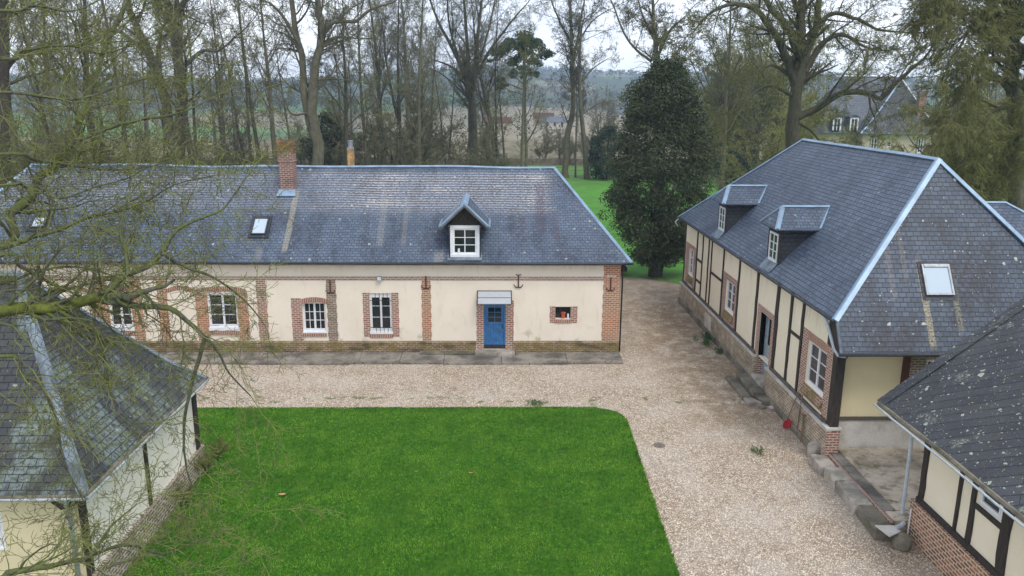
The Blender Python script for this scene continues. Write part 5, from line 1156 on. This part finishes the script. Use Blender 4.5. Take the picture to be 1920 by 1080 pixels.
manual('drooping_tree', 'olive twigged tree with drooping branches at the right edge of the photo', 42,
 [([(1905, 520), (1905, 300), (1900, 150), (1893, 0), (1890, -80)], .4, .28), ([(1896, 40), (1850, 20), (1815, 60), (1790, 110)], .16, .03, 42, 38), ([(1900, 120), (1850, 110), (1810, 160), (1780, 230)], .15, .03, 42, 37), ([(1900, 200), (1860, 210), (1835, 260), (1800, 310)], .13, .03, 42, 38), ([(1896, -20), (1830, -40), (1790, -10), (1765, 20)], .16, .03, 42, 39), ([(1898, -60), (1830, -70), (1780, -40), (1750, 0)], .12, .02, 42, 40), ([(1905, 80), (1960, 120), (1990, 200)], .14, .03, 42, 38), ([(1902, 260), (1870, 290), (1850, 350)], .1, .03, 42, 39), ([(1903, 150), (1935, 190), (1950, 260)], .1, .03, 42, 37)],
 mult=2.8, klen=2.9, seed=18, twig='twig_bright', sp='droop', rmin=.009, buds=(3500, .045, 'bud_leaf'))
# ---- variants used for the many woodland trees
VAR = [make_variant(21, 'forest', 27, .42, .0125), make_variant(22, 'forest', 29, .46, .0125, wood='bark_dark'), make_variant(23, 'pole', 25, .24, .0125), make_variant(24, 'pole', 23, .2, .012, wood='bark_dark'),
       make_variant(25, 'vase', 13, .4, .0125), make_variant(26, 'forest', 25, .36, .0125, twig='twig_olive')]
BUSH = [make_variant(31, 'bush', 4.5, .2, .012, 'twig_bright', 'bark_wood', (2500, .05, 'bud_leaf')), make_variant(32, 'bush', 5.5, .22, .014, 'twig_wood', 'bark_wood', (1500, .05, 'scrub_leaf')), make_variant(33, 'bush', 3.0, .12, .012, 'twig_olive', 'bark_dark', (2500, .045, 'scrub_leaf'))]
rng = random.Random(77); G1 = 'bare trees in the wood behind the long house'
def clear_of(px, Y): 
    if 1005 < px < 1052: return False
    if 1110 < px < 1215 and Y < 135: return False
    if 575 < px < 625 and Y < 72: return False
    return True
spots = []
for (px, Y, v, sc) in ((60, 62, 0, .95), (118, 75, 2, 1), (150, 58, 3, .95), (205, 80, 1, 1), (262, 66, 2, 1.05), (372, 82, 3, 1.1), (395, 70, 1, .85), (432, 88, 2, 1), (470, 96, 3, 1.1), (498, 78, 2, 1.05), (523, 92, 0, .9), (648, 100, 3, 1), (690, 88, 2, 1.1), (722, 105, 0, .95), (755, 92, 3, 1.15), (783, 84, 2, 1.1), (800, 112, 3, 1.05), (842, 100, 3, .75), (930, 112, 4, .8), (948, 118, 2, .85), (1018, 112, 3, .75), (660, 75, 5, .85)):
    spots.append((px, Y, v, sc))
for k in range(38):
    px = rng.uniform(-120, 1000); Y = rng.uniform(88, 142); spots.append((px, Y, rng.choice((0, 1, 2, 3, 3, 5)), rng.uniform(.7, 1.05)))
for k in range(18):
    px = rng.uniform(1290, 2050); Y = rng.uniform(80, 140); spots.append((px, Y, rng.choice((0, 1, 5, 2, 4)), rng.uniform(.7, 1.05)))
for k in range(10): spots.append((rng.uniform(1000, 1330), rng.uniform(136, 160), rng.choice((2, 3, 4)), rng.uniform(.35, .55)))
L1 = {0: 'tall bare tree with ascending limbs in the wood behind the buildings', 1: 'tall dark-barked bare tree in the wood behind the buildings', 2: 'slender bare pole-like tree in the wood behind the buildings', 3: 'slender dark pole-like tree in the wood behind the buildings', 4: 'bare tree with stems fanning from a short trunk in the wood behind', 5: 'bare tree with mossy olive twigs in the wood behind the buildings'}
for px, Y, v, sc in spots:
    if not clear_of(px, Y): continue
    x = gx(px, Y)
    if 44 < x < 70 and Y > 98 and Y < 130: continue
    if 30 < x < 56 and 76 < Y < 113: continue
    plant(VAR[v], 'bare_tree', x, Y, 0, rng.uniform(0, 6.28), sc, L1[v], group='woodland: '+L1[v])
L2 = ('olive twiggy thicket tree with catkins in the understorey', 'brown twiggy thicket tree in the understorey', 'low dark-stemmed thicket bush in the understorey')
bs = [(620, 100, 1, 1.1), (655, 92, 1, 1.2), (700, 90, 1, 1.3), (745, 95, 0, 1.2), (778, 88, 1, 1.35), (810, 102, 1, 1.1), (1325, 130, 0, 2.2), (1352, 124, 0, 2.6), (1385, 128, 0, 2.8), (1412, 118, 0, 2.4), (1440, 124, 0, 2.9), (1462, 108, 0, 2.2), (1520, 128, 0, 1.6), (1440, 74, 0, 1.3), (1465, 84, 0, 1.5), (1345, 140, 1, 1.8), (1390, 118, 1, 1.5), (1770, 72, 0, 1.6), (1815, 62, 0, 1.5), (1870, 68, 0, 1.7), (1790, 92, 0, 1.4), (1930, 58, 0, 1.5), (1850, 90, 0, 1.7)]
for k in range(34): bs.append((rng.uniform(-80, 1000), rng.uniform(72, 138), rng.choice((0, 1, 1, 2)), rng.uniform(.6, 1.05)))
for k in range(14): bs.append((rng.uniform(1000, 1160), rng.uniform(139, 165), rng.choice((1, 2)), rng.uniform(.5, .8)))
for k in range(14): bs.append((rng.uniform(1290, 2000), rng.uniform(118, 150), rng.choice((0, 1)), rng.uniform(1, 1.7)))
for px, Y, v, sc in bs:
    x = gx(px, Y)
    if 44 < x < 70 and Y > 98 and Y < 130: continue
    if 34 < x < 56 and 92 < Y < 113: continue
    plant(BUSH[v], 'thicket_tree', x, Y, 0, rng.uniform(0, 6.28), sc, L2[v], group='understorey: '+L2[v])
# ---- evergreens
def clumps(rng, cs, n_per, size, mat, name, org, parent, flat=.8):
    P_ = []
    for (c, R) in cs:
        n = int(n_per*R*R*4)+6; d = rng.normal(size=(n, 3)); d /= np.linalg.norm(d, axis=1)[:, None]; rr = R*(rng.random(n)**.35)[:, None]
        P_.append(np.array(c)+d*rr*np.array([1, 1, flat]))
    return link(leaf_mesh(name, np.concatenate(P_), size, mat, org, rng), name, parent)
nr = np.random.default_rng(5)
EX, EY = 10.95, 52.6
ev = thing('ivy_clad_tree', 'tall dark evergreen column of a tree swathed in ivy between the two houses', 'tree', (EX, EY, 0))
mb = MB(); mb.tube([(EX-.1, EY, -.1), (EX-.05, EY, 2.5), (EX, EY, 8), (EX-.1, EY, 13.6)], [.42, .34, .26, .1], 9)
for a in range(3): q = a*2.1; mb.tube([(EX+.3*math.cos(q), EY+.3*math.sin(q), -.1), (EX+.5*math.cos(q), EY+.5*math.sin(q), 2.5), (EX+.9*math.cos(q), EY+.9*math.sin(q), 6)], [.18, .14, .08], 7)
link(quad_mesh('trunk', np.array([[c-d for c, d in zip(v, (EX, EY, 0))] for v in mb.v]), np.array([f for f in mb.f if len(f) == 4]), 'bark_dark', True), 'trunk', ev)
cs = []
zs_, rs_ = [0.8, 1.4, 2.2, 3.6, 5.5, 7.5, 9.8, 11.2, 12.5, 13.6, 14.6], [.5, 1.6, 2.5, 3.1, 3.3, 3.15, 2.8, 2.35, 1.75, 1.05, .35]
for k in range(760):
    z = 1.1+13.0*nr.random()**1.12; R_ = np.interp(z, zs_, rs_)*(1+.10*math.sin(z*1.7)); a = nr.uniform(0, 2*PI); R_ *= 1+.13*math.sin(3*a+z*.9)+.10*math.sin(5*a-z*1.7); rr = R_*((.62+.38*nr.random()) if z > 5 else nr.random()**.6)
    cs.append(((EX+rr*math.cos(a)+.12*math.sin(z), EY+rr*math.sin(a), z), nr.uniform(.38, .85)))
clumps(nr, cs, 80, .075, 'ivy_leaf', 'crown', (EX, EY, 0), ev)
segs = []
rg = random.Random(8)
for k in range(320):
    z = rg.uniform(2, 14.5); R_ = float(np.interp(z, zs_, rs_)); a = rg.uniform(PI, 2*PI); p = Vector((EX+R_*.8*math.cos(a), EY+R_*.8*math.sin(a), z)); d = Vector((math.cos(a)*.6+rg.gauss(0, .5), math.sin(a)*.6, rg.uniform(.1, .9))).normalized()
    for j in range(6): q = p+d*.3; segs.append((*p, *q, .02-.002*j, .018-.002*j)); p = q; d = (d+Vector((rg.gauss(0, .2), rg.gauss(0, .2), -.22))).normalized()
link(seg_mesh('bare_twigs', segs, 'twig_near', (EX, EY, 0)), 'bare_twigs', ev)
def evergreen(px, Y, h, r, mat, label, nclump=70, name='holly_tree', zmin=.4, size=.12):
    x = gx(px, Y); t_ = thing(name, label, 'tree', (x, Y, 0)); mb = MB(); mb.tube([(0, 0, -.1), (0, 0, h*.5), (0, 0, h*.85)], [.2, .14, .05], 6); link(quad_mesh('trunk', np.array(mb.v), np.array([f for f in mb.f if len(f) == 4]), 'bark_dark', True), 'trunk', t_)
    cs = []
    for k in range(nclump):
        f = nr.random(); z = zmin+(h-zmin)*f; R_ = r*math.sqrt(max(.02, 1-(2*f-.9)**2*.85)); a = nr.uniform(0, 2*PI); rr = R_*(.5+.5*nr.random()); cs.append(((x+rr*math.cos(a), Y+rr*math.sin(a), z), nr.uniform(.35, .75)*r/2.2))
    clumps(nr, cs, 60, size, mat, 'crown', (x, Y, 0), t_)
evergreen(1138, 116, 7.6, 2.6, 'holly_leaf', 'small dark holly by the park wall left of the tall evergreen')
evergreen(1118, 119, 5.0, 1.7, 'ivy_leaf', 'low dark shrub beside the holly on the park lawn', 40)
evergreen(622, 90, 9.5, 3.0, 'ivy_leaf', 'dark ivy-choked tree right of the pale forked tree', 90)
evergreen(777, 98, 11, 1.7, 'ivy_leaf', 'slim ivy-wrapped trunk behind the long roof between flue and fan tree', 70)
evergreen(1375, 112, 4.5, 3.0, 'holly_leaf', 'low dark green shrub by the park wall right of the evergreen', 60)
evergreen(1320, 60, 1.6, 1.1, 'holly_leaf', 'small leafy bush at the foot of the evergreen beside the timbered house', 40, 'leafy_bush', .1, .07)
# scots pine
px_, PY = 979, 106; x = gx(px_, PY); pn = thing('scots_pine', 'flat-topped dark pine rising among the bare trees of the wood', 'tree', (x, PY, 0))
top = at(980, 75, PY); mb = MB()
mb.tube([(x, PY, -.1), (x+.1, PY, 8), (x+.2, PY, 14), (top.x, PY, top.z)], [.36, .28, .22, .08], 8)
cs = []
for (qx, qy, R_) in ((985, 75, 1.6), (955, 82, 1.5), (1005, 85, 1.5), (935, 95, 1.3), (1018, 100, 1.1), (970, 92, 1.2), (990, 100, 1.1), (925, 108, .9), (1000, 112, 1.0), (960, 112, 1.0), (985, 128, .7), (945, 150, .9), (1000, 138, .8), (965, 140, .9), (940, 160, .8)):
    for k in range(4):
        p = at(qx+nr.normal(0, 7), qy+nr.normal(0, 4), PY+nr.uniform(-2.6, 2.6)); cs.append((tuple(p), R_*.8*nr.uniform(.6, 1.1)))
    p = at(qx, qy, PY); b_ = Vector((x+.15, PY, p.z-1.2)); mb.tube([b_, b_.lerp(p, .6)+Vector((0, 0, -.2)), p], [.09, .07, .04], 5)
link(quad_mesh('trunk', np.array(mb.v)-np.array((x, PY, 0)), np.array([f for f in mb.f if len(f) == 4]), 'bark_pale', True), 'trunk', pn)
clumps(nr, cs, 95, .12, 'pine_leaf', 'crown', (x, PY, 0), pn, .55)
# weeds at foot of plinth
for (wx, wy, R_, lab) in ((9.1, 25.0, .12, 'lone small green tuft growing in the gravel beside the terrace'), (1.6, 29.5, .16, 'green weed tuft in the gravel just beyond the far lawn edge'), (10.7, 38.3, .45, 'dark straggly weeds at the plinth foot below the pale plaster panel'), (10.75, 36.0, .22, 'small green weed tuft by the plinth near the steps'), (10.5, 37.2, .25, 'low weed patch in the gravel beside the plinth')):
    t_ = thing('weed_clump', lab, 'weed', (wx, wy, 0), 'weeds in the gravel'); cs = [((wx+nr.normal(0, R_*.6), wy+nr.normal(0, R_*.8), .08+.1*nr.random()), .14) for k in range(max(4, int(40*R_)))]
    clumps(nr, cs, 600, .028, 'weed_leaf', 'leaves', (wx, wy, 0), t_)
# ---- park wall
pw = thing('park_wall', 'low old brick wall along the far edge of the park', 'wall', (0, 141, 0))
mb = MB(); 
for k in range(60): xx = -90+k*3.2; mb.box(xx, xx+3.2, 140.8+xx*.018, 141.2+xx*.018, -.3, 1.15+.06*math.sin(k*1.9))
mb.build('wall', 'stone_wall_park', pw)
mb = MB(); mb.box(-90, 102, 140.6, 141.5, 1.2, 1.3)
# ---- the manor beyond
mn = thing('manor_house', 'stone manor with a steep grey slate roof half hidden behind the spreading tree', 'house', (56, 120, 0))
my, mx0, mx1, mex = 115.0, 47.5, 63.8, 7.05
Fm = frame((0, my, 0), (1, 0, 0), (0, 0, 1), (0, -1, 0))
mb = MB(Fm); wall_open(mb, 53.0, 63.2, 0, mex, [(54.3, 55.3, 4.1, 6.3, .25), (56.7, 57.4, 5.0, 5.8, .25), (61.2, 62.1, 4.1, 6.3, .25), (57.6, 58.8, .3, 2.8, .25)]); mb.M = None
mb.poly([(53.0, my, 0), (53, my, mex), (53, 135, mex), (53, 135, 0)]); mb.poly([(63.2, my, 0), (63.2, 135, 0), (63.2, 135, mex), (63.2, my, mex)]); mb.build('wall', 'render_stone', mn)
window(mn, Fm, 54.3, 55.3, 4.1, 6.3, .2, 2, 3, 1, fw=.09); window(mn, Fm, 61.2, 62.1, 4.1, 6.3, .2, 2, 3, 1, fw=.09); window(mn, Fm, 56.7, 57.4, 5.0, 5.8, .2, 1, 2, 1, fw=.07); window(mn, Fm, 57.6, 58.8, .3, 2.8, .2, 2, 3, 1, fw=.09)
for c in (54.8, 61.65): mb = MB(Fm); arch(mb, c-.62, c+.62, 6.28, .3, .14, -.01, .05); mb.box(c-.65, c-.5, 4.0, 6.3, -.01, .04); mb.box(c+.5, c+.65, 4.0, 6.3, -.01, .04); mb.build('window_surround', 'brick_grey', mn)
mb = MB(); mb.box(52.7, 63.6, 114.6, 114.98, mex-.25, mex); mb.build('cornice', 'stone', mn)
rz_ = 14.9; A_, B_, R0 = (52.4, 114.5, mex), (63.9, 114.5, mex), (59.9, 119.6, rz_)
Rk = (59.9, 131, rz_); 
mb = MB(); roof_plane(mb, A_, B_, R0, R0, 10, 10, 0); roof_plane(mb, B_, (63.9, 136, mex), Rk, R0, 10, 10, 0); mb.build('roof', 'slate_near', mn)
mb = MB(); roof_plane(mb, (52.4, 136, mex), A_, R0, Rk, 10, 10, 0); roof_plane(mb, (63.9, 136, mex), (52.4, 136, mex), Rk, Rk, 6, 6, 0); mb.build('roof', 'slate_far', mn)
# lower front wing running left
mb = MB(); roof_plane(mb, (46.6, 116.6, mex), (56.5, 116.6, mex), (60.2, 121.5, 15.1), (52.2, 121.5, 15.1), 12, 12, 0); roof_plane(mb, (46.6, 126.5, mex), (46.6, 116.6, mex), (52.2, 121.5, 15.1), (52.2, 121.5, 15.1), 6, 8, 0); mb.build('roof', 'slate_far', mn)
mb = MB(); mb.box(46.6, 52.98, 117, 126, 0, mex-.02); mb.build('wall', 'render_stone', mn)
mb = MB(); strip(mb, [(52.2, 121.5, 15.15), (60.2, 121.5, 15.15)], .22, .08); mb.build('ridge_cap', 'pvc', mn)
mb = MB(); strip(mb, [(60.1, 119.6, 14.95), (58.3, 118.3, 13.0), (56.1, 116.8, 10.6), (53.6, 115.1, 8.1), (52.4, 114.4, mex)], .13, .08); mb.build('hip_cap', 'zinc', mn)
mb = MB(); strip(mb, [R0, B_], .1, .05); mb.build('hip_cap', 'pvc', mn)
mb = MB(); mb.box(52.3, 64.0, 114.35, 114.55, mex-.12, mex+.04); mb.box(46, 52.3, 116.4, 116.6, mex-.12, mex+.04); mb.build('gutter', 'zinc_worn', mn)
mb = MB(); stack(mb, 61.6, 116.3, 7.3, 12.6, 1.0, 1.0, .8, .8); stack(mb, 61.6, 116.3, 12.6, 13.0, 1.2, 1.25, 1.0, 1.05); mb.build('chimney', 'brick_chimney', mn)
for c in (49.6, 52.1):
    mb = MB(); mb.box(c-.62, c+.62, 116.3, 118.6, 7.3, 9.2); dd = mb.build('dormer', 'slate_far', mn)
    mb = MB(); mb.box(c-.62, c-.42, 116.2, 116.29, 7.3, 9.15); mb.box(c+.42, c+.62, 116.2, 116.29, 7.3, 9.15); mb.box(c-.42, c+.42, 116.2, 116.29, 8.95, 9.15); mb.box(c-.05, c+.05, 116.2, 116.29, 7.3, 8.95); mb.build('window_frame', 'pvc', dd)
    mb = MB(); mb.box(c-.42, c+.42, 116.22, 116.285, 7.3, 8.95); mb.build('pane', 'glass', dd)
    mb = MB(); mb.tube([(c-.75, 116.1, 9.2), (c, 116.1, 9.55), (c+.75, 116.1, 9.2)], .1, 5); mb.prism([(c-.8, 116.1, 9.2), (c, 116.1, 9.6), (c+.8, 116.1, 9.2)], (0, 3, .1)); mb.build('dormer_roof', 'slate_far', dd)
# village houses in the valley
for (px, Y, w_, h_, d_, m_, rf, lab) in ((932, 262, 9, 3.2, 6, 'render_stone', 'rust', 'small far stone house seen between the fan tree and the pine'), (1040, 300, 9, 2.4, 7, 'plaster_white', 'slate_far', 'pale far house with a long grey roof left of the bare park trees'), (1020, 330, 8, 3.2, 6, 'brick_grey', 'rust', 'far house with a brown gable behind the pale valley house'), (1165, 400, 12, 3.5, 8, 'plaster_white', 'slate_far', 'tiny pale farmhouse on the far slope left of the evergreen')):
    x = gx(px, Y); b = thing('valley_house', lab, 'house', (x, Y, 0), 'houses in the valley')
    mb = MB(); mb.box(x-w_/2, x+w_/2, Y, Y+d_, 0, h_); mb.build('wall', m_, b)
    mb = MB(); mb.prism([(x-w_/2-.3, Y-.4, h_), (x-w_/2-.3, Y+d_+.4, h_), (x-w_/2-.3, Y+d_/2, h_+1.9)], (w_+.6, 0, 0)); mb.build('roof', rf, b)
    for q in (-.3, 0, .3): mb = MB(); mb.box(x+q*w_-.4, x+q*w_+.4, Y-.05, Y-.002, 1, 2.2); mb.build('window', 'glass', b)
# far hedgerows and woods on the hills, nobody could count them
def far_woods():
    rg = np.random.default_rng(12); C_ = []; Sz = []
    for k in range(260):
        y0 = rg.uniform(175, 1560)**1.0; x0 = rg.uniform(-.95, .95)*y0*.9; ln = rg.uniform(20, 220)*(y0/1000+.3); a = rg.uniform(-.35, .35)
        n = int(ln/(3+y0*.004)); tt = rg.uniform(-.5, .5, n)*ln; wd = rg.uniform(1, 6)*(1+y0/900*(rg.random() > .6)*5)
        X = x0+tt*math.cos(a)+rg.normal(0, wd, n); Yy = y0+tt*math.sin(a)+rg.normal(0, wd, n)
        Zz = np.array([terrain_h(p, q) for p, q in zip(X, Yy)])
        for p, q, z in zip(X, Yy, Zz):
            if q < 160: continue
            h = rg.uniform(3, 9); m_ = 26 if q < 700 else 12; d = rg.normal(size=(m_, 3)); d /= np.linalg.norm(d, axis=1)[:, None]
            C_.append(np.array((p, q, z+h*.5))+d*np.array((h*.45, h*.45, h*.5))*rg.random((m_, 1))**.4); Sz.append(np.full(m_, (.5 if q < 500 else 1.1) if q < 900 else 1.9))
    c = np.concatenate(C_); s_ = np.concatenate(Sz); print('far', len(c))
    me = leaf_mesh('far_woods', c, s_*.6, 'far_leaf', (0, 0, 0), rg, .7); o = bpy.data.objects.new('far_woods', me); C.objects.link(o); o['kind'] = 'stuff'; tag(o, 'distant bare woods and hedgerows across the valley and hills', 'woods')
far_woods()
# undergrowth on the wood floor
def under():
    rg = np.random.default_rng(13); n = 26000; y = rg.uniform(56, 140, n); x = rg.uniform(-85, 0, n)+ (y > 100)*0; k = (x < -1+ (y > 118)*6)
    x2 = rg.uniform(20, 95, n); y2 = rg.uniform(72, 140, n); x = np.concatenate([x[k], x2]); y = np.concatenate([y[k], y2])
    c = np.stack([x, y, rg.random(len(x))**2*1.3], 1); me = leaf_mesh('undergrowth', c, .16, 'scrub_leaf', (0, 0, 0), rg, .5); o = bpy.data.objects.new('undergrowth', me); C.objects.link(o); o['kind'] = 'stuff'; tag(o, 'brown brambles and leaf litter covering the wood floor', 'undergrowth')
under()
# ---- the near tree whose limbs reach across the left of the view
def near_tree():
    limbs = [
     ([(-9.6, 8.2, -.3), (-9.5, 8.3, 4), (-9.3, 8.4, 8), (-9.2, 8.6, 12), (-9.0, 8.8, 17)], .42, .2),
     ([(-9.3, 8.4, 8.6), (-40, 592), (60, 582), (120, 572), (194, 556)], .082, .062, 8.6, 9.2),
     ([(192, 560), (217, 530), (237, 516), (276, 500), (302, 474), (333, 430), (389, 405), (422, 388), (463, 330)], .052, .008, 9.2, 10.6),
     ([(190, 562), (259, 574), (315, 578), (352, 603), (385, 633), (411, 663), (430, 700), (470, 742)], .046, .008, 9.2, 10.0),
     ([(-9.25, 8.5, 9.6), (-30, 470), (55, 446), (107, 432), (167, 407), (222, 396), (274, 378), (330, 345), (400, 330)], .038, .006, 8.8, 11.0),
     ([(-9.2, 8.6, 10.2), (-30, 470), (22, 402), (56, 370), (74, 333), (100, 311), (133, 268), (157, 206), (175, 160), (195, 93), (230, 20), (245, -40)], .062, .03, 9, 12),
     ([(133, 268), (187, 247), (250, 227), (333, 213), (400, 183), (440, 165)], .030, .006, 10.2, 11.5),
     ([(-9.3, 8.4, 9.2), (-40, 485), (37, 500), (93, 530), (155, 559), (178, 581), (230, 640)], .030, .006, 8.6, 9.6),
     ([(-9.2, 8.6, 11), (-30, 290), (67, 300), (133, 310), (230, 318), (330, 300), (420, 262)], .026, .005, 9, 11.5),
     ([(-9.1, 8.7, 12), (-30, 172), (83, 182), (150, 185), (230, 160), (300, 140)], .030, .006, 9.2, 11.5),
     ([(-9.1, 8.7, 12.6), (-30, 110), (40, 95), (130, 85), (200, 100), (300, 60)], .030, .006, 9.2, 12),
     ([(-9.3, 8.35, 6.9), (-40, 1085), (11, 1075), (89, 1062), (111, 1058), (167, 1044), (191, 1011), (213, 982), (255, 947)], .05, .008, 8.0, 8.8),
     ([(167, 1044), (198, 1031), (244, 1022), (307, 1038), (360, 1018), (440, 985), (505, 930)], .024, .005, 8.5, 9.6),
     ([(200, 1064), (233, 1053), (289, 1040), (340, 1070), (390, 1100)], .020, .005, 8.5, 9),
     ([(-9.3, 8.4, 8.2), (-30, 670), (40, 705), (75, 720), (107, 790), (118, 865), (150, 925), (165, 960)], .026, .005, 8.4, 9.2),
     ([(302, 474), (345, 500), (400, 520), (455, 560), (490, 600)], .028, .007, 9.7, 10.4),
     ([(240, 516), (235, 470), (225, 430), (240, 370)], .03, .007, 9.3, 9.8),
     ([(120, 560), (150, 600), (190, 640), (198, 700), (225, 780), (255, 800)], .028, .006, 9, 9.4),
     ([(385, 633), (360, 720), (345, 800), (350, 880), (370, 930)], .03, .006, 9.6, 9.8),
     ([(-9.1, 8.7, 13), (-30, 20), (60, 10), (140, 20), (220, -20)], .028, .008, 9.2, 12),
     ([(-9.15, 8.6, 10.8), (-30, 350), (40, 345), (110, 372), (180, 350), (250, 330), (300, 290)], .022, .005, 8.9, 10.6),
     ([(-9.3, 8.5, 9.0), (-30, 540), (60, 512), (140, 500), (220, 520), (300, 560), (360, 560)], .020, .005, 8.9, 10.2),
    ]
    t_ = manual('near_tree', 'near bare tree with mossy lichened limbs reaching in from the left edge', 9, limbs, sp='nearl', rmin=.0034, twig='twig_near', wood='bark_near', mult=3.8, moss_idx=(1,), klen=1.15, seed=42, base=(-9.6, 8.2, 0))
SP['nearl'] = dict(n=(6, 6, 4, 3), w=(.1, .22, .28, .3), t=(.03, .03, .0, -.02), c=(9, 7, 5), s=(.12, .12, .1), a=((.45, 1.15), (.5, 1.1), (.5, 1.2)), l=(.4, .5, .5), sh=(.25, .3, .3), r=(.34, .45, .6), end=(.15, .25, .4, .6), thick=.014)
near_tree()

# dead brambles at the foot of the near left outbuilding
for k, (x, y, sc, lab) in enumerate(((-9.25, 23.4, .2, 'dry brown bramble tangle at the far corner of the near left outbuilding'), (-9.25, 21.6, .17, 'dry twiggy bramble against the brick plinth of the near left outbuilding'), (-9.3, 24.5, .18, 'thin dead shrub where the lawn meets the far corner of the near left outbuilding'))):
    plant(BUSH[2], 'bramble', x, y, 0, k*1.3, sc, lab, 'bramble')
# ---- the damp air of the valley
hz = NT('haze_air'); hz.t.nodes.remove(hz.b); pv = hz.t.nodes.new('ShaderNodeVolumePrincipled'); pv.inputs['Density'].default_value = .00048
pv.inputs['Color'].default_value = (.60, .80, 1.0, 1); pv.inputs['Anisotropy'].default_value = .1; hz.t.links.new(pv.outputs[0], hz.out.inputs['Volume']); MAT['haze_air'] = hz.m
mb = MB(); mb.box(-1420, 1420, -95, 1780, -1.2, 70); hb = mb.build('haze', 'haze_air'); hb['kind'] = 'stuff'
